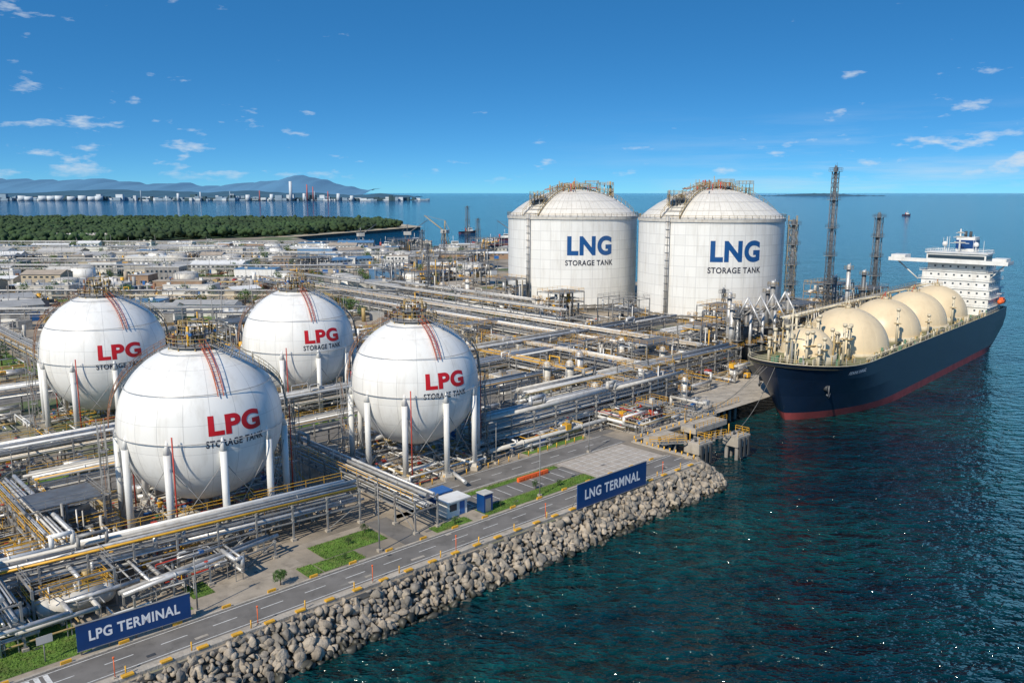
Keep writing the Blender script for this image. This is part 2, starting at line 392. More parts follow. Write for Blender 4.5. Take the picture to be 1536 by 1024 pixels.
# ------------------------------------------------------------ rocks
def ico(sub):
    bm=bmesh.new(); bmesh.ops.create_icosphere(bm,subdivisions=sub,radius=1)
    v=np.array([x.co[:] for x in bm.verts]); f=np.array([[q.index for q in x.verts] for x in bm.faces]); bm.free(); return v,f
IV,IF=ico(2); IV1,IF1=ico(1)
def bulk(name,V,F,mats,frame='site',midx=None):
    me=bpy.data.meshes.new(name); me.vertices.add(len(V)); me.vertices.foreach_set('co',V.ravel())
    me.loops.add(F.size); me.loops.foreach_set('vertex_index',F.ravel().astype(np.int32))
    me.polygons.add(len(F)); me.polygons.foreach_set('loop_start',np.arange(0,F.size,3,dtype=np.int32))
    for k in mats: me.materials.append(M[k])
    if midx is not None: me.polygons.foreach_set('material_index',midx.astype(np.int32))
    me.update(calc_edges=True); me.validate()
    ob=bpy.data.objects.new(name,me); sc.collection.objects.link(ob)
    if frame=='site': ob.rotation_euler=(0,0,ANG)
    return ob
Vs=[];Fs=[];Mi=[];cnt=0
def rock(c,r):
    global cnt
    v=IV*1.0
    for k in range(8):
        nn=rng.normal(size=3); nn/=np.linalg.norm(nn); d=rng.uniform(.35,.72)
        q=v@nn-d; q[q<0]=0; v=v-np.outer(q,nn)
    v*=rng.uniform(.65,1.5,3); a=rng.uniform(0,6.28); ca,sa=math.cos(a),math.sin(a)
    v=v@np.array([[ca,sa,0],[-sa,ca,0],[0,0,1]])
    v=v*r+c; Vs.append(v); Fs.append(IF+cnt*len(IV)); Mi.append(np.full(len(IF),2 if c[2]<-3.6 else (1 if rng.random()<.4 else 0))); cnt+=1
SL=.86
for s in np.arange(8,129,.64):
    for q in np.arange(-.1,4.9,.56):
        rock(np.array([s+rng.uniform(-.33,.33),84.9-q+rng.uniform(-.28,.28),-.4-q*SL+rng.uniform(-.22,.26)]),rng.uniform(.30,.68))
for i in range(450):
    q=rng.uniform(0.3,4.7); rock(np.array([rng.uniform(8,129),84.9-q,-.15-q*SL]),rng.uniform(.3,.95))
for an in np.linspace(-85,30,28):
    for q in np.arange(0,4.0,.6):
        a=R(an); rock(np.array([127.5+(2.4+q)*math.cos(a)+rng.uniform(-.3,.3),87.7+(2.8+q)*math.sin(a)+rng.uniform(-.3,.3),-.3-q*SL]),rng.uniform(.36,.75))
bulk('rock_revetment',np.concatenate(Vs),np.concatenate(Fs),['rock','rock_b','rock_wet'],midx=np.concatenate(Mi))
mb=MB(); mb.add([(-60,85,-.7),(128,85,-.7),(128,78,-6.8),(-60,78,-6.8)],[(0,1,2,3)],'rock_wet'); mb.obj('embankment_slope')

# ------------------------------------------------------------ pipes
PM=['silver','silver','silver','silver','offwhite','grey','white','grey','silver','offwhite','ochre','yellow']
def rack(p0,p1,w=5,levels=(4.5,6.5),sp=6.,name='pipe_rack',frame='site',big=.32,dens=1.,rail=True,n=8,steel='grey'):
    mb=MB(); p0=Vector((*p0,0));p1=Vector((*p1,0)); L=(p1-p0).length; u=(p1-p0)/L; nn=Vector((-u.y,u.x,0))
    P=lambda a,b,z: p0+u*a+nn*b+Vector((0,0,z))
    k=max(1,int(L/sp)); top=levels[-1]
    for i in range(k+1):
        a=L*i/k
        for b in (-w/2,w/2): mb.tube(P(a,b,0),P(a,b,top+.25),.17,steel,4); 
        for b in (-w/2,w/2): mb.cbox(P(a,b,0),.7,.7,.35,'concrete',ANG if frame!='site' else 0)
        for z in levels: mb.tube(P(a,-w/2-.3,z),P(a,w/2+.3,z),.14,steel,4)
        if i<k and i%3==0:
            for b in (-w/2,w/2): mb.tube(P(a,b,.3),P(a+L/k,b,levels[0]),.07,steel,4,caps=False)
    for z in levels:
        for b in (-w/2-.02,w/2+.02): mb.tube(P(0,b,z-.35),P(L,b,z-.35),.12,steel,4)
        b=-w/2+.35
        while b<w/2-.2:
            r=random.choice([.09,.13,.18,.24,big]); 
            if b+2*r>w/2: break
            zz=z+.15+r; m=random.choice(PM); bb=b+r
            if m in('yellow','ochre') and r>.19: m='silver'
            x0=random.choice([-1.,0,0,.0,L*.1*random.random()]); x1=L-random.choice([-1.,0,0,L*.1*random.random()])
            pts=[P(x0,bb,zz)]
            if L>40 and random.random()<.35:
                c=random.uniform(.2,.8)*L; q=2+random.random()*2
                pts+=[P(c,bb,zz),P(c,bb,zz+1.6),P(c+q,bb,zz+1.6),P(c+q,bb,zz)]
            pts.append(P(x1,bb,zz)); mb.path(pts,r,m,n)
            if r>.2 and random.random()<.6:
                for kk in range(int(L/12)): a=random.uniform(0,L); mb.tube(P(a,bb,zz),P(a+.18,bb,zz),r*1.3,m,n)
            b+=2*r+random.uniform(.1,.35)/dens
    if rail: mb.rail([P(0,w/2+.35,top+.2),P(L,w/2+.35,top+.2)],'yellow' if random.random()<.6 else 'grey',1.1,3.)
    return mb.obj(name,frame)
def tangle(name,rect,n,zmax=3.,big=.3,frame='site',lo=.35):
    mb=MB(); s0,s1,t0,t1=rect
    for i in range(n):
        x,y,z=random.uniform(s0,s1),random.uniform(t0,t1),random.uniform(lo,zmax); r=random.choice([.06,.09,.12,.16,.22,big]); m=random.choice(PM+['red','yellow','yellow'] if r<.13 else PM[:11])
        pts=[Vector((x,y,z))]; ax=random.choice([0,1])
        for k in range(random.randint(2,6)):
            p=pts[-1].copy()
            if k%3==2: p.z=random.uniform(lo,zmax)
            else:
                L=random.choice([-1,1])*random.uniform(2,12); p[ax]=min(max(p[ax]+L,(s0,t0)[ax]),(s1,t1)[ax]); ax=1-ax
            if (p-pts[-1]).length>.5: pts.append(p)
        if len(pts)<2: continue
        mb.path(pts,r,m,6 if r<.15 else 8)
        for p in pts[:-1]:
            if p.z>.5: mb.tube((p.x,p.y,0),(p.x,p.y,p.z-r),.06,'grey',4,caps=False)
        if random.random()<.6:
            a,b=pts[0],pts[1]; c=a.lerp(b,.5); mb.cbox((c.x,c.y,c.z-r*1.5),r*3.5,r*3.5,r*3,random.choice(['blue','red','grey','silver','yellow']))
            mb.tube(c,c+Vector((0,0,r*2+.5)),.05,'grey',4); q=c+Vector((0,0,r*2+.5)); mb.tube(q,q+Vector((0,0,.06)),.28,random.choice(['red','yellow','grey']),8)
    return mb.obj(name,frame)
def equip(mb,x,y,kind):
    if kind==0:
        mb.box(x-1.2,x+1.2,y-.6,y+.6,0,.3,'concrete'); mb.tube((x-1,y,.8),(x+.2,y,.8),.35,random.choice(['blue','grey','green']),8); mb.ball((x+.7,y,.8),.45,'grey',8,6); mb.tube((x+.7,y,.8),(x+.7,y,2.4),.12,'silver',6)
    elif kind==1:
        L=random.uniform(4,8); r=random.uniform(.7,1.3); m=random.choice(['silver','offwhite','white'])
        mb.tube((x-L/2,y,r+1),(x+L/2,y,r+1),r,m,14); mb.ball((x-L/2,y,r+1),r,m,14,8,sz=1); mb.ball((x+L/2,y,r+1),r,m,14,8)
        for a in (-.3,.3): mb.box(x+a*L-.2,x+a*L+.2,y-r*.8,y+r*.8,0,r*.6+1,'concrete')
        mb.tube((x,y,2*r+.9),(x,y,2*r+1.8),.2,'silver',6); mb.rail([(x-L/2,y-r,2*r+1),(x+L/2,y-r,2*r+1),(x+L/2,y+r,2*r+1),(x-L/2,y+r,2*r+1)],'yellow',1.1,2,close=True)
    elif kind==2:
        h=random.uniform(5,10); r=random.uniform(.6,1.1); m=random.choice(['silver','offwhite','white'])
        mb.tube((x,y,0),(x,y,h),r,m,14); mb.ball((x,y,h),r,m,14,6,0,90)
        for z in (h*.55,h*.95):
            mb.tube((x,y,z),(x,y,z+.1),r+.9,'grey',10); ring=[(x+(r+.85)*math.cos(k*math.pi/4),y+(r+.85)*math.sin(k*math.pi/4),z+.1) for k in range(8)]; mb.rail(ring,'yellow',1.1,5,close=True)
        mb.ladder([(x+r+.3,y,0),(x+r+.3,y,h)],.5,(0,1,0),'yellow',.5,.04)
        mb.tube((x-r-.25,y,0.2),(x-r-.25,y,h+.5),.13,'silver',6)
    elif kind==3:
        mb.box(x-1,x+1,y-.5,y+.5,.2,2.1,random.choice(['white','offwhite','grey','blue'])); mb.box(x-1.1,x+1.1,y-.62,y+.62,0,.2,'concrete'); mb.box(x-1.08,x+1.08,y-.58,y+.58,2.1,2.18,'grey')
    elif kind==4:
        h=random.uniform(2.5,5); a=random.uniform(1.5,3); b=random.uniform(1.2,2.5)
        for q in (-a,a):
            for k in (-b,b): mb.tube((x+q,y+k,0),(x+q,y+k,h),.11,'grey',4)
        mb.box(x-a-.1,x+a+.1,y-b-.1,y+b+.1,h,h+.1,'grey'); mb.rail([(x-a,y-b,h+.1),(x+a,y-b,h+.1),(x+a,y+b,h+.1),(x-a,y+b,h+.1)],'yellow',1.1,1.5,close=True)
        mb.ladder([(x+a+3,y,0),(x+a+.1,y,h)],.8,(0,1,0),'yellow',.4)
        mb.cbox((x,y,h+.1),1,.8,1,random.choice(['silver','offwhite','blue']))
    elif kind==5:
        for z in (1.,2.5): mb.tube((x-2.5,y,z),(x+2.5,y,z),.55,'silver',10); mb.tube((x+2.5,y,z),(x+2.7,y,z),.7,'grey',10)
        for a in (-1.5,1.5): mb.box(x+a-.15,x+a+.15,y-.5,y+.5,0,1,'concrete')
def equips(rect,n,kinds=(0,1,2,3,4,5),avoid=()):
    for i in range(n):
        x,y=random.uniform(rect[0],rect[1]),random.uniform(rect[2],rect[3])
        if any((x-a)**2+(y-b)**2<c*c for a,b,c in avoid): continue
        k=random.choice(kinds); mb=MB(); equip(mb,x,y,k)
        mb.obj(['pump_skid','pressure_drum','process_column','control_cabinet','access_platform','heat_exchanger'][k])
def module(s,t,w,d,h,lv=3,name='process_module'):
    mb=MB(); nx=max(1,int(w/5)); ny=max(1,int(d/5))
    for i in range(nx+1):
        for j in range(ny+1):
            x=s-w/2+w*i/nx; y=t-d/2+d*j/ny; mb.tube((x,y,0),(x,y,h),.2,'steel' if random.random()<.3 else 'grey',4)
    for k in range(1,lv+1):
        z=h*k/lv
        for i in range(nx+1): x=s-w/2+w*i/nx; mb.tube((x,t-d/2,z-.2),(x,t+d/2,z-.2),.15,'grey',4)
        for j in range(ny+1): y=t-d/2+d*j/ny; mb.tube((s-w/2,y,z-.25),(s+w/2,y,z-.25),.13,'grey',4)
        if random.random()<.7: mb.box(s-w/2*random.uniform(.5,1),s+w/2,t-d/2,t+d/2*random.uniform(.3,1),z,z+.07,'steel')
        mb.rail([(s-w/2,t-d/2,z+.05),(s+w/2,t-d/2,z+.05),(s+w/2,t+d/2,z+.05),(s-w/2,t+d/2,z+.05)],'yellow' if random.random()<.6 else 'grey',1.1,2.5,close=True)
        for q in range(int(w*d/14)):
            x=random.uniform(s-w/2+.8,s+w/2-.8); y=random.uniform(t-d/2+.8,t+d/2-.8); m=random.choice(PM); r=random.uniform(.2,.6); z0=z-h/lv
            c=random.random()
            if c<.4: mb.tube((x,y,z0+.1),(x,y,z0+h/lv*.8),r,m,8)
            elif c<.7: mb.tube((x-2,y,z0+1),(x+2,y,z0+1),r,m,8)
            else: mb.tube((x,y-3,z0+1.7),(x,y+3,z0+1.7),r*.5,m,8)
    for q in range(6):
        x=random.uniform(s-w/2,s+w/2); y=t-d/2-.3; mb.tube((x,y,0),(x,y,h*random.uniform(.5,1.1)),random.uniform(.08,.22),random.choice(PM),6)
    for q in range(2): mb.tube((s-w/2+q*w,t-d/2,0),(s-w/2+w*(1-q),t-d/2,h/lv),.07,'grey',4)
    return mb.obj(name)
def tower(s,t,h,w0,w1,name='lattice_tower',m='steel',plat=3,core=.38,leg=.17):
    mb=MB(); k=int(h/3.)
    c=[(-1,-1),(1,-1),(1,1),(-1,1)]
    def P(i,j): f=i/k; ww=(w0+(w1-w0)*f)/2; return (s+c[j][0]*ww,t+c[j][1]*ww,h*f)
    for j in range(4):
        mb.tube(P(0,j),P(k,j),leg,m,6)
        for i in range(k):
            a=(j+1)%4; mb.tube(P(i,j),P(i+1,a),.07,m,4); mb.tube(P(i,a),P(i+1,j),.07,m,4); mb.tube(P(i,j),P(i,a),.08,m,4)
    mb.tube((s,t,0),(s,t,h+2),core,m,8)
    for q in range(1,plat+1):
        z=h*q/plat; ww=w1/2+.8; mb.box(s-ww,s+ww,t-ww,t+ww,z,z+.12,'grey'); mb.rail([(s-ww,t-ww,z+.12),(s+ww,t-ww,z+.12),(s+ww,t+ww,z+.12),(s-ww,t+ww,z+.12)],m,1.2,1,close=True)
    mb.tube((s+.6,t,h),(s+.6,t,h+3),.06,m,4); mb.tube((s-.6,t,h),(s-.6,t,h+2.4),.06,m,4); mb.box(s-.5,s+.6,t-.5,t+.6,h+.2,h+1.5,m)
    return mb.obj(name)
def lamp(s,t,h=9):
    mb=MB(); mb.tube((s,t,0),(s,t,h),.11,'grey',6,.06); mb.tube((s,t,h),(s-1.2,t-.2,h+.25),.05,'grey',5); mb.cbox((s-1.4,t-.2,h+.2),.8,.3,.12,'offwhite'); mb.box(s-.3,s+.3,t-.3,t+.3,0,.4,'concrete'); return mb.obj('street_lamp')

rack((12,112),(66,107.5),5.5,(3.2,5.2),5,rail=True)
rack((71.5,95.5),(71.5,147),4.2,(3.4,5.0),5)
rack((30,100),(50,103.4),2.6,(2.4,),5,big=.3)
rack((16,99),(16,145),5,(3.4,5.6),5)
rack((27,114),(27,146),4,(3.5,5.5),5)
rack((30,142),(150,142),5,(4,6),6)
rack((5,162),(190,162),6,(4.5,6.5),7)
rack((73,152),(73,225),5,(4,6),7)
rack((102,119),(165,119),5.5,(2.2,4.4,6.4),6,big=.45)
rack((100,113.9),(152,113.9),2.2,(1.3,),5,big=.45,rail=False)
rack((122,128),(205,128),6,(4.5,7),6,big=.42)
rack((197,132),(197,400),7,(5,7.5),8,big=.45)
rack((188,132),(188,300),4,(4,6),8,big=.4)
rack((150,120),(150,215),5,(4.5,6.5),7)
rack((168,132),(168,190),5,(4.5,6.5),6)
rack((136,175),(240,175),6,(5,7),7,big=.45)
rack((205,150),(350,150),7,(5,8),8,big=.45)
rack((20,212),(195,212),6,(4.5,6.5),8)
rack((60,222),(60,330),5,(4.5,6.5),8)
rack((216,205),(216,400),6,(5,8),8)
rack((230,230),(230,330),6,(5,8),8)
for (x0,x1,y,dy,st_) in [(-330,-90,300,15,'grey'),(-430,-40,366,2,'grey'),(-520,-60,505,-6,'grey'),(-620,-120,551,3,'grey'),(-660,-30,612,4,'offwhite'),(-700,-200,668,8,'offwhite'),(-560,-150,752,-6,'white')]:
    rack((x0,y),(x1,y+dy),4.5,(5,7),11,frame='world',n=6,steel=st_,rail=False)
AV=[(49.6,123.2,14),(57,192,14),(94.3,174.3,14),(89.7,122.6,14),(296,197.7,33),(279.8,260,33)]
for rc,n_,z_,b_ in [((11,44,99,118),60,3.2,.3),((11,34,118,146),60,3.6,.3),((36,66,110,140),60,2.2,.22),((76,104,112,138),60,2.0,.22),((42,72,178,206),45,2.4,.22),((80,110,160,188),45,2.4,.22),((104,126,113.6,140),45,2.8,.4),((134,150,106,130),45,3.2,.35),((150,200,118,170),120,4.5,.4),((206,262,135,172),90,5,.4),((262,360,134,165),80,5,.4),((220,245,172,300),70,5,.4),((100,190,178,222),80,3.6,.35),((8,60,156,175),40,3,.3),((-5,40,160,240),50,3.5,.3),((75,190,235,300),70,4,.35),((20,100,240,300),40,4,.35)]:
    tangle('process_piping',rc,n_,z_,b_)
tangle('process_piping',(-420,-60,390,430),80,4,.4,'world'); tangle('process_piping',(-480,-60,508,548),70,4,.5,'world'); tangle('process_piping',(-560,-60,600,640),60,5,.5,'world')
equips((12,44,100,145),22,(0,3,4,4,5,1)); equips((36,66,108,140),18,(0,3,4,5)); equips((76,125,113,140),22,(0,3,4,5))
equips((40,110,156,210),30,(0,2,3,4,5),AV); equips((134,202,108,170),46); equips((206,350,134,166),46,(1,2,4,5,2))
equips((220,246,170,300),22,(1,2,4)); equips((80,200,178,300),50); equips((10,80,235,300),16)
for a in [(158,122,12,8,9,3),(182,140,14,10,10,3),(176,158,12,10,8,2),(226,142,16,10,14,4),(247,160,12,10,12,3),(200,136.5,8,8,13,4),(272,145,14,10,12,3),(306,150,16,12,16,4),(338,150,16,12,12,3),(232,190,12,14,13,3),(236,225,14,12,12,3),(241,262,12,12,14,3),(120,200,14,10,8,2),(165,200,14,12,9,3),(30,128,10,8,7,2),(25,106,9,6,5,2),(140,196,10,10,7,2),(120,260,16,12,9,3),(160,290,18,12,10,3),(250,330,18,12,12,3),(260,370,18,14,14,3),(300,350,18,14,12,3),(330,320,16,14,12,3)]: module(*a)
for (x,y,w_,d_,h_) in [(-40,480,20,12,12),(-25,560,24,12,12),(-60,600,22,12,11),(-130,540,22,12,9),(-220,600,24,12,9),(-330,560,24,12,9),(-90,700,26,12,12),(-20,680,26,12,14)]:
    a,b=S(x,y); module(a,b,w_,d_,h_,3)
for (s,t,h,r) in [(214,134,17,.8),(217,137,20,.7),(222,134,16,.9),(228,137,14,.7),(240,136,22,.8),(244,140,19,.7),(252,137,17,.8),(290,140,20,.8),(294,137,24,.7),(318,142,20,.8)]:
    mb=MB(); mb.tube((s,t,0),(s,t,h),r,random.choice(['silver','grey','steel']),12); mb.ball((s,t,h),r,'silver',12,5,0,90)
    for z in (h*.35,h*.65,h*.95):
        mb.tube((s,t,z),(s,t,z+.1),r+1,'grey',8); mb.rail([(s+(r+.95)*math.cos(k*math.pi/4),t+(r+.95)*math.sin(k*math.pi/4),z+.1) for k in range(8)],'ochre',1.1,5,close=True)
    mb.tube((s+r+.3,t,0),(s+r+.3,t,h+1),.15,'silver',6); mb.tube((s,t-r-.3,0),(s,t-r-.3,h*.8),.1,'silver',6); mb.obj('process_column')
tower(277,136,57,2.3,1.7,'flare_stack',plat=6,core=.45,leg=.13); tower(346,150,40,3.0,2.4,plat=5,core=.7,leg=.14); tower(297,161,38,2.6,2.4,plat=5,core=.6,leg=.14)
for s,t,h in [(262,168,14),(228,300,26),(214,132,14)]: tower(s,t,h,2.0,1.0,plat=2,core=.2,leg=.1)
for (s,t) in [(36,94.4),(62,94),(94,94),(118,104.5),(100,111.6),(122,146),(60,146),(30,155),(80,155),(150,104.4),(185,130),(205,170),(140,170),(110,230),(20,230),(180,230)]: lamp(s,t,random.choice([8,9,11]))

# ------------------------------------------------------------ LPG spheres
def sphere_tank(cx,cy,Rd,txtaz,latL,latS,ladaz,wl):
    cz=15.8; e=empty('lpg_sphere_tank',(cx,cy,0))
    mb=MB(); mb.ball((0,0,0),Rd,'sphere_white',96,64); mb.obj('shell',parent=e,loc=(0,0,cz))
    mb=MB(); NL=10
    for i in range(NL):
        a=R(360/NL*i)+ANG+.15; ca,sa=math.cos(a),math.sin(a); rr=Rd+.15
        mb.tube((rr*ca,rr*sa,1.3),(rr*ca,rr*sa,cz-1.8),.52,'white',14); mb.tube((rr*ca,rr*sa,cz-1.8),((rr-.35)*ca,(rr-.35)*sa,cz+.6),.52,'white',14,.06)
        mb.cbox((rr*ca,rr*sa,0),1.9,1.9,.7,'concrete',a); mb.cbox((rr*ca,rr*sa,.7),1.35,1.35,.7,'offwhite',a)
        mb.tube((rr*ca,rr*sa,1.4),(rr*ca,rr*sa,1.55),.75,'grey',12)
        b=R(360/NL*(i+1))+ANG+.15
        mb.tube((rr*ca,rr*sa,2),(rr*math.cos(b),rr*math.sin(b),cz-3.4),.06,'grey',5); mb.tube((rr*math.cos(b),rr*math.sin(b),2),(rr*ca,rr*sa,cz-3.4),.06,'grey',5)
        if i%3==0:
            r3=rr+1.; mb.tube((r3*math.cos(a+.1),r3*math.sin(a+.1),0),(r3*math.cos(a+.1),r3*math.sin(a+.1),cz+1),.11,'red',6)
    mb.obj('support_legs',parent=e,loc=(0,0,0))
    mb=MB()
    def SP(az,la,off=.0): return Vector(((Rd+off)*math.cos(la)*math.cos(az),(Rd+off)*math.cos(la)*math.sin(az),cz+(Rd+off)*math.sin(la)))
    pts=[SP(ladaz,R(x),.35) for x in range(76,27,-6)]
    mb.ladder(pts,.8,(-math.sin(ladaz),math.cos(ladaz),0),'redlad',.5,.07)
    mb.ladder([p+Vector((0,0,.8)) for p in pts],.9,(-math.sin(ladaz),math.cos(ladaz),0),'redlad',3,.045)
    mb.obj('ladder',parent=e,loc=(0,0,0))
    mb=MB()
    for (a0,a1,mm) in ((ladaz+R(14),ladaz+R(80),'ochre'),(ladaz+R(180),ladaz+R(262),'rust')):
        pts=[];N=18
        for k in range(N+1):
            f=k/N; la=R(74-72*f); az=a0+(a1-a0)*min(1,f*1.2); pts.append(SP(az,la,.9))
        for k in range(N):
            a,b=pts[k],pts[k+1]; d=(a+b)/2-Vector((0,0,cz)); d.normalize()
            side=d.cross((b-a).normalized())*.5
            for q in (-1,1):
                mb.tube(a+side*q,b+side*q,.08,mm if q>0 else 'grey',4); mb.tube(a+side*q+Vector((0,0,1)),b+side*q+Vector((0,0,1)),.045,mm,4); mb.tube(a+side*q,a+side*q+Vector((0,0,1)),.035,mm,4)
            for q in range(3):
                c=a.lerp(b,q/3); mb.tube(c-side,c+side,.09,'grey',4)
            if k%4==0: mb.tube(a,a-d*.9,.06,'grey',4)
        p=pts[-1]; out2=Vector((p.x,p.y,0)).normalized(); tn=Vector((-out2.y,out2.x,0))
        z=p.z; sgn=1; base=Vector((p.x,p.y,0))+out2*1.0
        while z>1.5:
            z2=max(0,z-3.2); a=base-tn*1.4*sgn; b=base+tn*1.4*sgn
            mb.ladder([(a.x,a.y,z),(b.x,b.y,z2)],.7,out2,'grey',.4,.06); mb.tube((a.x,a.y,z+1),(b.x,b.y,z2+1),.045,mm,4)
            mb.cbox((b.x,b.y,z2),1.1,1.1,.1,'grey'); z=z2; sgn=-sgn
        for q in (-1.8,1.8):
            for h in (-.5,.5):
                c=base+tn*q+out2*h; mb.tube((c.x,c.y,0),(c.x,c.y,p.z+1),.07,'grey',4)
    for la,r in ((64,.07),(30,.05),(-2,.07)):
        mb.path([SP(R(x),R(la),.3) for x in range(0,360,6)],r,'silver',5,close=True)
    mb.obj('stairway',parent=e,loc=(0,0,0))
    mb=MB(); zt=cz+Rd
    for rad,z in ((4.2,zt-.25),(2.4,zt+1.4)):
        mb.tube((0,0,z),(0,0,z+.12),rad,'grey',20)
        ring=[(rad*math.cos(k*math.pi/10),rad*math.sin(k*math.pi/10),z+.12) for k in range(20)]
        mb.rail(ring,'ochre',1.2,1.2,close=True,r=.06)
    for k in range(10):
        a=R(36*k); mb.tube((4*math.cos(a),4*math.sin(a),zt-1.),(4*math.cos(a),4*math.sin(a),zt-.2),.1,'ochre',4)
    for k in range(22):
        a=random.uniform(0,6.28); q=random.uniform(.4,3.8); h=random.uniform(1,3.2); mb.tube((q*math.cos(a),q*math.sin(a),zt-.6),(q*math.cos(a),q*math.sin(a),zt+h),random.choice([.08,.12,.18]),random.choice(['silver','ochre','grey','rust','yellow']),6)
        mb.cbox((q*math.cos(a),q*math.sin(a),zt+h*.6),.45,.45,.35,random.choice(['rust','grey','ochre','blue','silver']),a)
    mb.path([(1,0,zt),(1,0,zt+2.4),(-1.4,1,zt+2.4),(-1.4,1,zt)],.16,'silver'); mb.path([(0,-2,zt),(0,-2,zt+1.8),(0,2,zt+1.8),(0,2,zt)],.16,'ochre')
    mb.tube((.3,.3,zt),(.3,.3,zt+4.6),.1,'yellow',6); mb.tube((0,0,zt+3.4),(0,0,zt+3.6),.6,'grey',8)
    for q in (-1.6,1.6):
        mb.tube((q,1.2,zt),(q,1.2,zt+3.4),.08,'ochre',4); mb.tube((q,-1.2,zt),(q,-1.2,zt+3.4),.08,'ochre',4); mb.tube((q,-1.2,zt+3.4),(q,1.2,zt+3.4),.08,'ochre',4); mb.tube((-1.6,q*.75,zt+3.4),(1.6,q*.75,zt+3.4),.08,'ochre',4)
    mb.obj('top_platform',parent=e,loc=(0,0,0))
    mb=MB(); zb=cz-Rd; mb.path([(0,0,zb+.2),(0,0,1.),(6,-6,1.),(10,-14,1.)],.35,'silver',10); mb.path([(.8,.8,zb+.3),(.8,.8,1.6),(-9,6,1.6)],.22,'silver',8)
    mb.tube((0,0,zb-.5),(0,0,zb+.6),1.2,'grey',14); mb.rail([(2*math.cos(k*math.pi/4),2*math.sin(k*math.pi/4),1.6) for k in range(8)],'yellow',1.1,3,close=True); mb.tube((0,0,1.45),(0,0,1.6),2.1,'grey',10)
    mb.obj('bottom_outlet',parent=e,loc=(0,0,0))
    text_sphere('lettering_lpg','LPG',wl,wl*.37,Rd,txtaz,latL,'letter_red',e,(0,0,cz),.045)
    text_sphere('lettering_storage_tank','STORAGE TANK',wl*1.12,wl*.135,Rd,txtaz,latS,'letter_black',e,(0,0,cz),.025)
sphere_tank(-47.7,123.9,12.0,R(-46),R(9.0),R(-3.5),R(-54),7.9)
sphere_tank(-18.0,150.9,11.7,R(-55),R(10.5),R(-2.),R(-60),7.7)
sphere_tank(-49.9,191.8,12.6,R(-50),R(13.5),R(2.5),R(-58),8.2)
sphere_tank(-89.2,179.3,12.8,R(-50),R(8.5),R(-4.5),R(-42),8.6)

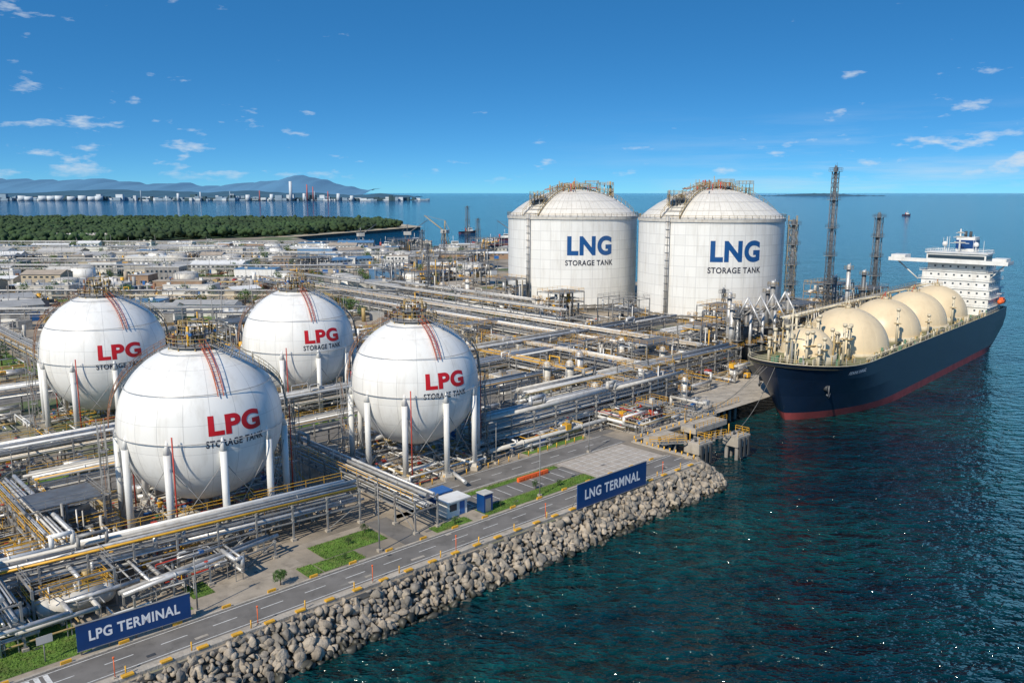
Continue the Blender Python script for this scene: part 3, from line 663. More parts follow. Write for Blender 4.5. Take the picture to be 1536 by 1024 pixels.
# ------------------------------------------------------------ LNG tanks
def lng_tank(cx,cy,Rd,az,stackaz,scaf):
    e=empty('lng_storage_tank',(cx,cy,0)); H=40
    mb=MB(); n=128
    prof=[(Rd+1.2,0),(Rd+1.2,1.2),(Rd+.25,1.21),(Rd+.25,3),(Rd,3.01),(Rd,H-1.2)]
    def rev(prof,mat,sm):
        vs=[];fs=[]
        for (r,z) in prof:
            for i in range(n): vs.append((r*math.cos(2*math.pi*i/n),r*math.sin(2*math.pi*i/n),z))
        for j in range(len(prof)-1):
            for i in range(n): fs.append((j*n+i,j*n+(i+1)%n,(j+1)*n+(i+1)%n,(j+1)*n+i))
        mb.add(vs,fs,mat,sm)
    rev(prof[:4],'concrete_dk',False); rev(prof[4:],'tank_white',True)
    rev([(Rd,H-1.2),(Rd+.45,H-1.15),(Rd+.45,H),(Rd-.3,H+.02)],'offwhite',False)
    Rc=(29.**2+11.8**2)/(2*11.8); rp=[]
    def RZ(r): return H+math.sqrt(Rc*Rc-r*r)-math.sqrt(Rc*Rc-(Rd-.3)**2)
    for k in range(25):
        r=(Rd-.3)*(1-k/24); rp.append((r,RZ(r)))
    rev(rp,'tank_roof',True)
    mb.obj('tank_shell',parent=e,loc=(0,0,0))
    mb=MB()
    mb.rail([((Rd+.3)*math.cos(2*math.pi*k/60),(Rd+.3)*math.sin(2*math.pi*k/60),H) for k in range(60)],'ochre',1.4,1.6,close=True,r=.08)
    for k in range(36):
        a=2*math.pi*k/36; mb.path([(r*math.cos(a),r*math.sin(a),RZ(r)+.04) for r in np.linspace(Rd-.4,3,8)],.07,'offwhite',4)
    for stz,top_ in ((stackaz,1),(R(20),0)):
        for da in (-.05,.05):
            a=stz+da*3
            pts=[(r*math.cos(a),r*math.sin(a),RZ(r)+.8) for r in np.linspace(Rd,3,14)]
            mb.path(pts,.22,'ochre' if da>0 else 'silver',6); mb.path([(p[0],p[1],p[2]+1.3) for p in pts],.08,'ochre',4); mb.path([(p[0],p[1],p[2]+2.2) for p in pts],.08,'ochre',4)
            for p in pts: mb.tube((p[0],p[1],p[2]-.8),(p[0],p[1],p[2]+2.2),.09,'ochre',4)
        for r in np.linspace(Rd-1,4,14):
            p=np.array([r*math.cos(stz+.15),r*math.sin(stz+.15),RZ(r)+.7]); q=np.array([r*math.cos(stz-.15),r*math.sin(stz-.15),RZ(r)+.7]); mb.tube(p,q,.14,'grey',4)
    for k in range(60):
        r=random.uniform(0,11); t=random.uniform(0,6.28); h=random.uniform(1.2,4.0); m=random.choice(['ochre','silver','grey','rust','ochre','red'])
        x,y=r*math.cos(t),r*math.sin(t); z=RZ(r)-.1
        if random.random()<.7: mb.tube((x,y,z),(x,y,z+h),random.choice([.1,.16,.3]),m,6)
        else: mb.tube((x,y,z+1.5),(x+4*math.cos(t),y+4*math.sin(t),z+1.2),.22,m,6)
    for (aa,rr,hh_) in ((R(35),20,7),(R(62),22,9),(stackaz-.1,22,4)):
        x0,y0=rr*math.cos(aa),rr*math.sin(aa); z=RZ(rr)
        for q in (-3,3):
            for k in (-3,3): mb.tube((x0+q,y0+k,z-1.5),(x0+q,y0+k,z+hh_),.14,'ochre',4)
        for zz in (z+2,z+hh_*.6,z+hh_):
            mb.box(x0-3.2,x0+3.2,y0-3.2,y0+3.2,zz,zz+.12,'grey'); mb.rail([(x0-3,y0-3,zz+.1),(x0+3,y0-3,zz+.1),(x0+3,y0+3,zz+.1),(x0-3,y0+3,zz+.1)],'ochre',1.2,1.5,close=True,r=.07)
        for k in range(9):
            a,b=random.uniform(-2.6,2.6),random.uniform(-2.6,2.6); mb.tube((x0+a,y0+b,z-.5),(x0+a,y0+b,z+random.uniform(2,hh_+2)),random.choice([.12,.25,.4]),random.choice(['silver','grey','ochre','steel']),6)
    z=RZ(0)
    for (x0,y0,ww) in ((-6,-3,8),(3,-2,5)):
        mb.box(x0,x0+ww,y0,y0+6,z+.8,z+1.,'grey'); mb.rail([(x0,y0,z+1.),(x0+ww,y0,z+1.),(x0+ww,y0+6,z+1.),(x0,y0+6,z+1.)],'ochre',1.3,1.3,close=True,r=.08)
        for q in (0,ww):
            for k in (0,6): mb.tube((x0+q,y0+k,z-1),(x0+q,y0+k,z+(3.6 if ww>6 else 1)),.14,'ochre',4)
    mb.box(-4,-1,-1,2,z+1.1,z+2.6,'offwhite'); mb.tube((1,1,z),(1,1,z+5),.15,'ochre',6)
    mb.obj('roof_walkway',parent=e,loc=(0,0,0))
    mb=MB(); 
    for k,da in enumerate((-.022,-.008,.006,.020)):
        a=stackaz+da; r=Rd+.8; mb.tube((r*math.cos(a),r*math.sin(a),0),(r*math.cos(a),r*math.sin(a),H+1),.22 if k%2 else .3,('silver','offwhite','grey','silver')[k],8)
    for zz in np.arange(3,H,3.):
        p=((Rd)*math.cos(stackaz-.03),(Rd)*math.sin(stackaz-.03)); q=((Rd+1.2)*math.cos(stackaz-.03),(Rd+1.2)*math.sin(stackaz-.03)); p2=((Rd+1.2)*math.cos(stackaz+.03),(Rd+1.2)*math.sin(stackaz+.03))
        mb.tube((*q,zz),(*p2,zz),.12,'steel',4); mb.tube((*p,zz),(*q,zz),.12,'steel',4)
    for zz,rr,r in ((2.2,Rd+2.,.3),(3.4,Rd+2.6,.2)):
        mb.path([(rr*math.cos(2*math.pi*k/48),rr*math.sin(2*math.pi*k/48),zz) for k in range(48)],r,'silver',6,close=True)
    for k in range(48):
        a=2*math.pi*k/48; mb.tube(((Rd+2.4)*math.cos(a),(Rd+2.4)*math.sin(a),0),((Rd+2.4)*math.cos(a),(Rd+2.4)*math.sin(a),3.2),.1,'grey',4)
    mb.rail([((Rd+1.2)*math.cos(2*math.pi*k/48),(Rd+1.2)*math.sin(2*math.pi*k/48),1.25) for k in range(48)],'yellow',1.1,2,close=True)
    mb.obj('wall_pipe_stack',parent=e,loc=(0,0,0))
    mb=MB(); a=scaf; c=Vector(((Rd+3)*math.cos(a),(Rd+3)*math.sin(a),0)); u=Vector((math.cos(a),math.sin(a),0)); t=Vector((-u.y,u.x,0))
    for q in (-1.6,1.6):
        for k in (-2.4,2.4): p=c+u*q+t*k; mb.tube(p,p+Vector((0,0,H+1)),.14,'ochre',4)
    for i,zz in enumerate(np.arange(0,H-2,3.)):
        sg=1 if i%2 else -1; A=c-t*2.4*sg+Vector((0,0,zz)); B=c+t*2.4*sg+Vector((0,0,zz+3))
        mb.ladder([A,B],1.4,u,'ochre',.6,.09); mb.tube(A+Vector((0,0,1)),B+Vector((0,0,1)),.07,'ochre',4)
        for q in (-1.6,1.6): mb.tube(c+u*q-t*2.4+Vector((0,0,zz+3)),c+u*q+t*2.4+Vector((0,0,zz+3)),.1,'ochre',4)
        for k in (-2.4,2.4): mb.tube(c-u*1.6+t*k+Vector((0,0,zz+3)),c+u*1.6+t*k+Vector((0,0,zz+3)),.1,'ochre',4)
    mb.obj('stair_tower',parent=e,loc=(0,0,0))
    text_cyl('lettering_lng','LNG',20*Rd/29.2,8.2,Rd,az,28.0,'letter_blue',e,.045)
    text_cyl('lettering_storage_tank','STORAGE TANK',21.5*Rd/29.2,2.3,Rd,az,20.8,'letter_black',e,.025)
lng_tank(27.3,381,29.0,R(-78.5),R(-133),R(-12))
lng_tank(81.8,346.6,29.2,R(-83),R(-135.5),R(-14))

# ------------------------------------------------------------ ship
SH=empty('lng_carrier_ship',(66,195,0),R(47.3))
Ls=155.;Bh=13.
mb=MB(); lv=[-8,-4,-2.0,2.5,6.0,9.4]; l0=[1,0,-1.0,-3,-5.5,-8.]; pm=[.3,.27,.24,.19,.15,.12]; ex=[.85,.8,.75,.66,.58,.5]; st=[.45,.6,.75,.88,.93,.93]
ps=sorted(set([0,.003,.008,.015,.025,.04]+[.06+i*.02 for i in range(12)]+[.3+i*.05 for i in range(11)]+[.85,.9,.94,.97,1.]))
def hp(p,j,side):
    q=min(1,p/pm[j]); h=(1-(1-q)**2)**ex[j]*Bh
    if p>.82: h*=1-(1-st[j])*((p-.82)/.18)**1.6
    z=lv[j]; 
    if z>3: z+= 2.0*max(0,1-p/.16)**1.3*(z/9.4)
    return (l0[j]+p*(Ls-l0[j]-(2 if j<2 else 0)),side*h,z)
nP=len(ps); nL=len(lv)
for side in (-1,1):
    vs=[hp(p,j,side) for j in range(nL) for p in ps]
    for j in range(nL-1):
        fs=[(j*nP+i,j*nP+i+1,(j+1)*nP+i+1,(j+1)*nP+i) for i in range(nP-1)]
        mb.add(vs,fs,'hull_red' if j<2 else 'hull_navy',True)
for j in range(nL-1):
    a=hp(1,j,-1);b=hp(1,j,1);c=hp(1,j+1,1);d=hp(1,j+1,-1); mb.add([a,b,c,d],[(0,1,2,3)],'hull_red' if j<2 else 'hull_navy')
mb.obj('hull',parent=SH,loc=(0,0,0))
mb=MB(); dl=[];dr=[]
for p in ps:
    x,y,z=hp(p,5,1); dl.append((x+.3,y*.97,z-1.0)); dr.append((x+.3,-y*.97,z-1.0))
mb.add(dl+dr,[(i,i+1,nP+i+1,nP+i) for i in range(nP-1)],'deck_paint')
top1=[hp(p,5,1) for p in ps]; top2=[hp(p,5,-1) for p in ps]
mb.path(top1,.12,'cream_lt',4); mb.path(top2,.12,'cream_lt',4)
mb.rail([(p[0],p[1]*.98,p[2]) for p in top1[::2]],'cream_lt',1.1,2.5,r=.05); mb.rail([(p[0],p[1]*.98,p[2]) for p in top2[::2]],'cream_lt',1.1,2.5,r=.05)
for i in range(380):
    l=random.uniform(-2,130); sdv=random.choice([-1,1]); wv=random.uniform(10.5,12.2)*sdv if l>22 else random.uniform(-9,9)
    if l<8: wv*=.6
    m=random.choice(['cream_lt','deck_paint','deck_paint','ochre','grey','green','ochre','cream_lt']); a,b,h=random.uniform(.4,1.8),random.uniform(.4,1.0),random.uniform(.4,1.9)
    zz=8.5+(1.3 if l<8 else .4 if l<16 else 0)
    if random.random()<.6: mb.cbox((l,wv,zz-.3),a,b,h,m)
    else: mb.tube((l,wv,zz-.3),(l,wv,zz+h+.8),random.uniform(.1,.3),m,8)
for wv in (-11.6,-11.1,10.6,11.3): mb.tube((20,wv,9.5+abs(wv)%1*.6),(130,wv,9.5+abs(wv)%1*.6),.16,'cream_lt',6)
for l in (2,5,9): 
    for wv in (-4,4): mb.tube((l,wv-1.2,10.6),(l,wv+1.2,10.6),.7,'deck_paint',10); mb.box(l-.8,l+.8,wv-1.5,wv-1.3,9.6,11.4,'cream_lt')
mb.obj('deck',parent=SH,loc=(0,0,0))
mb=MB()
domes=[(10.5,6.4,11.0),(35,10.9,9.0),(63.5,10.2,9.4),(89,10.0,9.6),(112,9.8,9.8)]
for l,r,cz in domes:
    mb.ball((l,0,cz),r,'cream',72,28,-6,90); mb.tube((l,0,8.2),(l,0,cz+.3),r+.5,'cream_lt',48); 
    mb.tube((l,0,cz+r-.3),(l,0,cz+r+.6),.9,'cream_lt',14); mb.rail([(l+1.6*math.cos(k*math.pi/4),1.6*math.sin(k*math.pi/4),cz+r-.05) for k in range(8)],'ochre',1.1,3,close=True,r=.045)
    for q in range(4): mb.tube((l+random.uniform(-1.5,1.5),random.uniform(-1.2,1.2),cz+r-.5),(l+random.uniform(-1,1),0,cz+r+random.uniform(1.2,2.2)),.12,random.choice(['cream_lt','ochre','red']),6)
    for k in range(16): # plate seams
        a=k*math.pi/8; mb.path([(l+(r+.01)*math.cos(R(q))*math.cos(a),(r+.01)*math.cos(R(q))*math.sin(a),cz+(r+.01)*math.sin(R(q))) for q in range(0,85,8)],.035,'cream_lt',4)
mb.obj('cargo_domes',parent=SH,loc=(0,0,0))
mb=MB()
zc=17.6; wc=8.6
for l in np.arange(20,128,9.):
    for q in (wc,wc+2.4): mb.tube((l,q,8.3),(l,q,zc),.16,'cream_lt',5)
    mb.tube((l,wc-.4,zc),(l,wc+2.8,zc),.13,'cream_lt',4)
for k,(q,r) in enumerate(((wc,.3),(wc+.8,.25),(wc+1.5,.35),(wc+2.3,.2))): mb.tube((18,q,zc+.35),(128,q,zc+.35),r,('cream_lt','offwhite','cream_lt','silver')[k],8)
mb.rail([(18,wc-.4,zc+.1),(128,wc-.4,zc+.1)],'ochre',1.2,2.2,r=.05); mb.rail([(18,wc+2.8,zc+.1),(128,wc+2.8,zc+.1)],'ochre',1.2,2.2,r=.05)
for l,r,cz in domes[1:]: mb.path([(l,0,cz+r+.5),(l,3,cz+r+.3),(l,wc-1,zc+1),(l,wc,zc+.3)],.2,'cream_lt',6)
for l in (3,6,18,21,22,49,76.5,100.5):
    for q in ((-6,-3,2,6.5) if l<24 else (-8.5,8.)): 
        h=random.uniform(4,9); mb.tube((l,q,8.4),(l,q,9.5+h),.34,'cream_lt',10); mb.tube((l,q,9.5+h),(l,q,10.2+h),.55,'cream_lt',10); mb.tube((l,q,9.5+h*.6),(l,q,9.6+h*.6),1.0,'ochre',8); mb.tube((l-1.2,q,9.5+h*.8),(l+1.2,q,9.5+h*.8),.12,'cream_lt',5)
for k in range(34):
    l=random.uniform(-1,24); q=random.uniform(-8,9)*(.5 if l<6 else 1); h=random.uniform(1,7); mb.path([(l,q,8.6),(l,q,9+h),(l+random.uniform(-3,3),q,9+h)],random.choice([.12,.2]),random.choice(['cream_lt','ochre','cream_lt','grey']),6)
mb.tube((1,0,10),(1,0,23),.35,'cream_lt',8,.15); mb.tube((1,-2,19),(1,2,19),.12,'cream_lt',6); mb.tube((-2,0,11),(1,0,20),.06,'grey',4); mb.box(.4,1.6,-.7,.7,16,16.9,'cream_lt')
mb.obj('deck_piping',parent=SH,loc=(0,0,0))
mb=MB()
za=8.4
for k in range(6):
    z0=za+k*2.9; ll=130+k*.5; lr=148-k*.4; hw=11.4-(.5 if k>2 else 0)-(1.5 if k>4 else 0)
    mb.box(ll,lr,-hw,hw,z0,z0+2.7,'white'); mb.box(ll-.35,lr+.4,-hw-.9,hw+.9,z0+2.7,z0+2.9,'white')
    for q in np.arange(-hw+1,hw-1,2.5): mb.box(ll-.03,ll+.1,q,q+.6,z0+1.3,z0+1.9,'glass')
    for q in np.arange(ll+1,lr-1,2.7): mb.box(q,q+.6,-hw-.03,-hw+.1,z0+1.3,z0+1.9,'glass')
    mb.rail([(ll-.3,-hw-.8,z0+2.9),(lr,-hw-.8,z0+2.9)],'white',1.,1.6,r=.05); mb.rail([(ll-.3,-hw-.8,z0+2.9),(ll-.3,hw+.8,z0+2.9)],'white',1.,1.6,r=.05)
zb=za+6*2.9-1.2; RW=-16.5; LW=22
mb.box(129.2,137,RW,LW,zb+1.2,zb+1.55,'white'); mb.box(130,136,RW+.7,RW+5,zb+1.55,zb+3.4,'white'); mb.box(130,136,16.5,21.4,zb+1.55,zb+3.4,'white')
mb.box(129.25,129.35,RW,LW,zb+1.55,zb+2.5,'white'); mb.box(129.2,137,RW-.05,RW+.05,zb+1.56,zb+2.5,'white')
mb.box(130.5,139,-9.5,9.5,zb+1.55,zb+4.6,'white'); mb.box(130.42,130.6,-9,9,zb+2.7,zb+3.9,'glass'); mb.box(131,138.5,-9.58,-9.4,zb+2.7,zb+3.9,'glass'); mb.box(130,139.6,-10,10,zb+4.6,zb+4.85,'white')
for q in (RW+1.5,20): mb.tube((133,q,zb+1.2),(133,q*.62,za+11),.25,'white',6)
mb.rail([(130,-9.8,zb+4.85),(130,9.8,zb+4.85),(139,9.8,zb+4.85),(139,-9.8,zb+4.85)],'white',1,1.6,close=True,r=.06)
mb.tube((134,0,zb+4.8),(134,0,zb+13),.35,'white',8,.2)
for h,wd in ((8,3),(10,2.2),(11.5,1.5)): mb.tube((134,-wd,zb+h),(134,wd,zb+h),.12,'white',6); mb.box(133.6,134.4,-wd*.6,wd*.6,zb+h+.15,zb+h+.45,'offwhite')
for q in (-5,5): mb.tube((135,q,zb+4.8),(135,q,zb+7),.15,'white',6); mb.ball((135,q,zb+7.6),.9,'white',12,8)
for k in range(7): q=random.uniform(-8,8); mb.tube((136,q,zb+4.8),(136,q,zb+random.uniform(8,12)),.07,'white',4)
mb.box(141,147,-3,3,za+17,za+26,'white'); mb.box(140.9,147.1,-3.1,3.1,za+22,za+25,'navy'); mb.tube((143,-1,za+26),(143,-1,za+28),.5,'dark',10); mb.tube((144.5,1,za+26),(144.5,1,za+28),.5,'dark',10)
for q in (-1,1):
    mb.tube((139,q*13.2,12.6),(143.4,q*13.2,12.6),.9,'orange',12); mb.ball((139,q*13.2,12.6),.9,'orange',12,8); mb.ball((143.4,q*13.2,12.6),.9,'orange',12,8); mb.box(140,142.6,q*13.2-.6,q*13.2+.6,13.2,13.9,'orange')
    for l in (139,143.4): mb.path([(l,q*11,9.4),(l,q*11.4,15.4),(l,q*13.4,15.4)],.15,'white',6)
mb.obj('superstructure',parent=SH,loc=(0,0,0))
vs,fs=text2d('FENNE SHNAZ',7.5,.8,.02,.8); mb=MB(); o=[]
def hully(l,z,side):
    for j in range(nL-1):
        p=min(1,max(0,(l-l0[j])/(Ls-l0[j]))); q=min(1,max(0,(l-l0[j+1])/(Ls-l0[j+1]))); A=hp(p,j,side);B=hp(q,j+1,side)
        if A[2]<=z<=B[2] or j==nL-2: f=(z-A[2])/(B[2]-A[2]); return A[1]+(B[1]-A[1])*f
for x,y in vs: l=10.5+x; z=8.1+y; o.append((l,hully(l,z,-1)-.3,z))
mb.add(o,fs,'letter_white'); mb.obj('bow_lettering',parent=SH,loc=(0,0,0))
mb=MB()
for side in (-1,1):
    a=(3.5,hully(3.5,4.6,side)); d=side
    mb.tube((a[0],a[1]+d*.3,4.6),(a[0],a[1]-d*.6,4.6),.8,'dark',12); mb.tube((a[0],a[1]+d*.4,5.2),(a[0],a[1]+d*.4,2.4),.16,'steel',6); mb.path([(a[0]-.9,a[1]+d*.35,3.2),(a[0],a[1]+d*.45,2.4),(a[0]+.9,a[1]+d*.35,3.2)],.18,'steel',6)
mb.obj('anchor',parent=SH,loc=(0,0,0))
def shipw(l,wv,z): c,s_=math.cos(R(47.3)),math.sin(R(47.3)); return Vector((66+l*c-wv*s_,195+l*s_+wv*c,z))
mb=MB()
for k,(src,dst) in enumerate([((-6,2,10.2),(150,103.6)),((-6,3,10.2),(153,103.6)),((-5,4,10.2),(156,103.6)),((-7,0,10.2),(147,90)),((-2,7,10.2),(165,118)),((0,8,10.2),(168,121))]):
    a=shipw(*src); x,y=W(*dst); b=Vector((x,y,1.2)); pts=[]
    for i in range(13):
        f=i/12; p=a.lerp(b,f); p.z-=math.sin(math.pi*f)*1.8; pts.append(p)
    mb.path(pts,.06,'concrete_dk',5)
mb.obj('mooring_line','world')
for (s,t,ww) in ((137.5,92.5,4.6),(147.5,90,4.6)):
    mb=MB(); mb.box(s-ww/2,s+ww/2,t-1.8,t+1.8,-1.2,.9,'concrete'); mb.box(s-ww/2+.2,s+ww/2-.2,t-1.6,t+1.6,.9,1.02,'concrete')
    for a in (-.36,0,.36):
        for b in (-1.2,1.2): mb.tube((s+a*ww,t+b,-9),(s+a*ww,t+b,-1.2),.4,'concrete_dk',8)
    for b in (-1,1): mb.tube((s+b,t,1),(s+b,t,1.8),.25,'dark',8)
    mb.rail([(s-ww/2+.2,t-1.6,1),(s+ww/2-.2,t-1.6,1),(s+ww/2-.2,t+1.6,1)],'yellow',1.1,1.5,r=.06); mb.tube((s-1.5,t+1,1),(s-1.5,t+1,3.2),.12,'yellow',6)
    for k in (-1.5,0,1.5): mb.box(s+k-.3,s+k+.3,t-2.15,t-1.82,-3.4,.6,'dark')
    mb.obj('mooring_dolphin')
def walkway(p,q):
    mb=MB(); p=Vector(p);q=Vector(q); u=(q-p).normalized(); n=Vector((-u.y,u.x,0))
    for k in (-.7,.7): mb.tube(p+n*k,q+n*k,.12,'grey',4); mb.rail([p+n*k,q+n*k],'yellow',1.1,1.5)
    L=(q-p).length
    for i in range(int(L/.8)): a=p+u*i*.8; mb.tube(a-n*.7,a+n*.7,.1,'steel',4)
    mb.obj('catwalk')
walkway((139.8,92.2,1),(145.2,90.5,1)); walkway((135.2,93.8,.9),(130.2,99,.5))
mb=MB()
for (s0,s1,t0,t1) in ((133,141,98.5,102.85),(146,158,99,102.85),(163,174,106,116)):
    mb.box(s0,s1,t0,t1,-.9,.25,'concrete')
    for s in np.arange(s0+.8,s1,2.4):
        for t in (t0+.6,t1-.8): mb.tube((s,t,-9),(s,t,-.9),.4,'concrete_dk',8)
    mb.rail([(s0,t0+.1,.25),(s1,t0+.1,.25)],'yellow',1.1,1.5); mb.tube((s0+1,t0+1,.25),(s0+1,t0+1,.9),.3,'dark',8)
mb.obj('jetty_platform')
tangle('jetty_piping',(134,160,104,118),30,3.2,.35)
for s in (214,221,228,235):
    mb=MB(); t=132; mb.tube((s,t,0),(s,t,14),.45,'silver',10); mb.path([(s,t,14),(s,t-3,20),(s,t-8,12)],.3,'silver',8); mb.path([(s,t,15.5),(s,t+3,13)],.3,'grey',8); mb.cbox((s,t+3,12),1.4,1,1.6,'grey'); mb.box(s-1.5,s+1.5,t-1.5,t+1.5,5,5.2,'grey'); mb.rail([(s-1.5,t-1.5,5.2),(s+1.5,t-1.5,5.2),(s+1.5,t+1.5,5.2),(s-1.5,t+1.5,5.2)],'yellow',1.1,1.5,close=True); mb.obj('loading_arm')

# ------------------------------------------------------------ signs
def sign(name,txt,s0,t0,s1,t1,z0,h):
    L=math.hypot(s1-s0,t1-t0); a=math.atan2(t1-t0,s1-s0); x,y=W(s0,t0); e=empty(name,(x,y,0),ANG+a)
    mb=MB(); mb.box(0,L,0,.16,z0,z0+h,'navy'); 
    mb.box(-.05,L+.05,-.03,.2,z0+h,z0+h+.07,'grey'); mb.box(-.05,L+.05,-.03,.2,z0-.07,z0,'grey'); mb.obj('board',parent=e,loc=(0,0,0))
    mb=MB()
    for k in np.linspace(.4,L-.4,5): mb.tube((k,.32,-.2),(k,.32,z0+h),.11,'grey',6); mb.tube((k,.32,z0+h*.7),(k,1.6,0),.06,'grey',5)
    mb.obj('posts',parent=e,loc=(0,0,0))
    vs,fs=text2d(txt,L*.8,h*.42,.03,0); mb=MB(); mb.add([(L/2+x,-.012,z0+h*.5+y) for x,y in vs],fs,'letter_white'); mb.obj('lettering',parent=e,loc=(0,0,0))
sign('lpg_terminal_sign','LPG TERMINAL',22.4,93.6,34.6,92.8,.6,3.0)
sign('lng_terminal_sign','LNG TERMNAL',93.5,85.0,111,85.0,.35,4.1)

# ------------------------------------------------------------ buildings
def building(s,t,w_,d,h,wall='white',roof='roof_grey',name='industrial_building',frame='site',fl=None):
    mb=MB(); mb.box(s-w_/2,s+w_/2,t-d/2,t+d/2,0,h,wall); mb.box(s-w_/2-.2,s+w_/2+.2,t-d/2-.2,t+d/2+.2,h,h+.35,roof if roof!='roof_grey' else wall)
    mb.box(s-w_/2+.25,s+w_/2-.25,t-d/2+.25,t+d/2-.25,h+.35,h+.38,roof)
    fl=fl or max(1,int(h/3.4))
    for k in range(fl):
        z=h*k/fl+1.
        for x in np.arange(s-w_/2+1,s+w_/2-1.6,2.6): mb.box(x,x+1.3,t-d/2-.03,t-d/2+.1,z,z+1.3,'glass')
        for y in np.arange(t-d/2+1,t+d/2-1.6,2.6):
            mb.box(s-w_/2-.03,s-w_/2+.1,y,y+1.3,z,z+1.3,'glass'); mb.box(s+w_/2-.1,s+w_/2+.03,y,y+1.3,z,z+1.3,'glass')
    mb.box(s+w_/2*.4,s+w_/2*.4+1.4,t-d/2-.06,t-d/2+.1,.05,2.3,'blue')
    for k in range(int(w_*d/60)+1):
        x=random.uniform(s-w_/2+1.5,s+w_/2-1.5);y=random.uniform(t-d/2+1.2,t+d/2-1.2); mb.box(x-.8,x+.8,y-.6,y+.6,h+.38,h+1.5,random.choice(['offwhite','grey','white'])); mb.tube((x,y,h+1.5),(x,y,h+1.62),.5,'dark',8)
    return mb.obj(name,frame)
def shed(x,y,w_,d,h,wall,roof,ang=0,name='warehouse'):
    mb=MB(); a,b=w_/2,d/2; e_=h*.28
    mb.box(-a,a,-b,b,0,h,wall)
    o=.5
    mb.add([(-a-o,-b-o,h-.02),(a+o,-b-o,h-.02),(a+o,0,h+e_),(-a-o,0,h+e_)],[(0,1,2,3)],roof); mb.add([(-a-o,b+o,h-.02),(a+o,b+o,h-.02),(a+o,0,h+e_),(-a-o,0,h+e_)],[(0,3,2,1)],roof)
    for sx in (-a,a): mb.add([(sx,-b,h),(sx,b,h),(sx,0,h+e_-.1)],[(0,1,2)],wall)
    for q in np.arange(-a+2,a-4,7.): mb.box(q,q+3.6,-b-.05,-b+.1,.05,h*.6,random.choice(['grey','blue','roof_grey']))
    for q in np.arange(-a+1,a-2,3.): mb.box(q,q+1.6,-b-.04,-b+.1,h*.72,h*.86,'glass')
    for q in np.arange(-a+3,a-2,6): mb.tube((q,0,h+e_-.2),(q,0,h+e_+.6),.4,'grey',8)
    return mb.obj(name,loc=(x,y,0),rot=ang)
building(160,174,12,9,5.5,'white',name='control_building'); building(174,180,10,8,5,'white',name='control_building'); building(158,187,8,7,4.5,'offwhite',name='control_building')
building(142,153.5,8,6,4,'white',name='control_building'); building(112,158,10,6,4,'white',name='control_building')
for (px,py,ww,dd,hh_,wa,ro) in [(-191,547,36,14,6,'white','white'),(-228,520,30,14,6,'offwhite','roof_grey'),(-147,630,26,14,9,'roof_blue','white'),(-65,455,24,14,9,'roof_blue','roof_grey'),(-150,492,24,12,6,'white','roof_blue'),(-250,590,40,14,6,'white','white'),(-455,877,80,18,7,'sand','offwhite'),(-120,575,26,12,6,'white','roof_grey'),(-30,525,22,12,6,'white','white'),(-290,640,44,14,6,'offwhite','roof_tan'),(-40,630,34,12,5,'brown','roof_grey'),(-380,590,40,16,6,'white','white'),(-230,412,26,12,5,'offwhite','roof_grey'),(-160,415,24,12,5,'white','roof_grey'),(-290,400,24,12,5,'white','roof_tan'),(-104,400,16,10,6,'white','white'),(-450,700,50,18,7,'white','roof_grey'),(-150,725,40,10,5,'offwhite','white'),(-260,705,36,12,6,'white','white'),(-70,410,20,11,7,'offwhite','roof_grey')]:
    building(px,py,ww,dd,hh_,wa,ro,'warehouse','world',1)
occ=[]
tries=0
while len(occ)<105 and tries<6000:
    tries+=1
    y=random.uniform(322,745); x=random.uniform(-.64*y,-.02*y)
    if y<450 and x>-.12*y: continue
    s_,t_=S(x,y)
    if s_>185 and y<520: continue
    r=random.uniform(7,19)
    if any(abs(x-a)<r+b+2 and abs(y-c)<13 for a,b,c in occ) or any(abs(y-yy)<9 for yy in (376,441,502,564,614,660,366,551,672)): continue
    occ.append((x,r,y))
    wa=random.choice(['white','white','offwhite','brown','sand','grey','white']); ro=random.choice(['white','white','roof_grey','roof_grey','roof_tan','roof_blue','roof_grey','offwhite'])
    if random.random()<.5: shed(x,y,r*1.8,random.uniform(9,15),random.uniform(4,7.),wa,ro,random.choice([0,.04,-.05,ANG]))
    else: building(x,y,r*1.4,random.uniform(7,13),random.uniform(3.5,8.5),wa,ro,'town_building','world')
for i in range(24):
    y=random.uniform(340,720); x=random.uniform(-.6*y,-.1*y); mb=MB(); r=random.uniform(3,7); h=random.uniform(4,8); mb.tube((x,y,0),(x,y,h),r,random.choice(['white','offwhite','silver']),20); mb.ball((x,y,h),r,'offwhite',20,5,0,90,sz=.2); mb.rail([(x+r*math.cos(k*.5236),y+r*math.sin(k*.5236),h) for k in range(12)],'grey',1.1,3,close=True); mb.obj('storage_tank','world')
mb=MB()
for i in range(1500):
    y=random.uniform(250,745); x=random.uniform(-.63*y,-.02*y)
    s,t=S(x,y)
    if t<232 and s>0 or (s>240 and y<500): continue
    h=random.uniform(1,4.5); m=random.choice(['white','offwhite','silver','grey','ochre','rust','steel','grey','roof_grey','yellow','roof_tan'])
    k=random.random()
    if k<.4: mb.cbox((x,y,0),random.uniform(1.5,6),random.uniform(1.5,4),h*.8,m,ANG if random.random()<.5 else 0)
    elif k<.62: mb.tube((x,y,0),(x,y,h*1.5),random.uniform(.3,1.2),m,8)
    elif k<.84: mb.tube((x,y,1.5),(x+random.uniform(4,14),y+random.uniform(-1,4),1.5),random.uniform(.2,.6),m,8)
    else: mb.tube((x,y,0),(x,y,random.uniform(8,15)),.12,'grey',5)
mb.obj('yard_equipment','world')
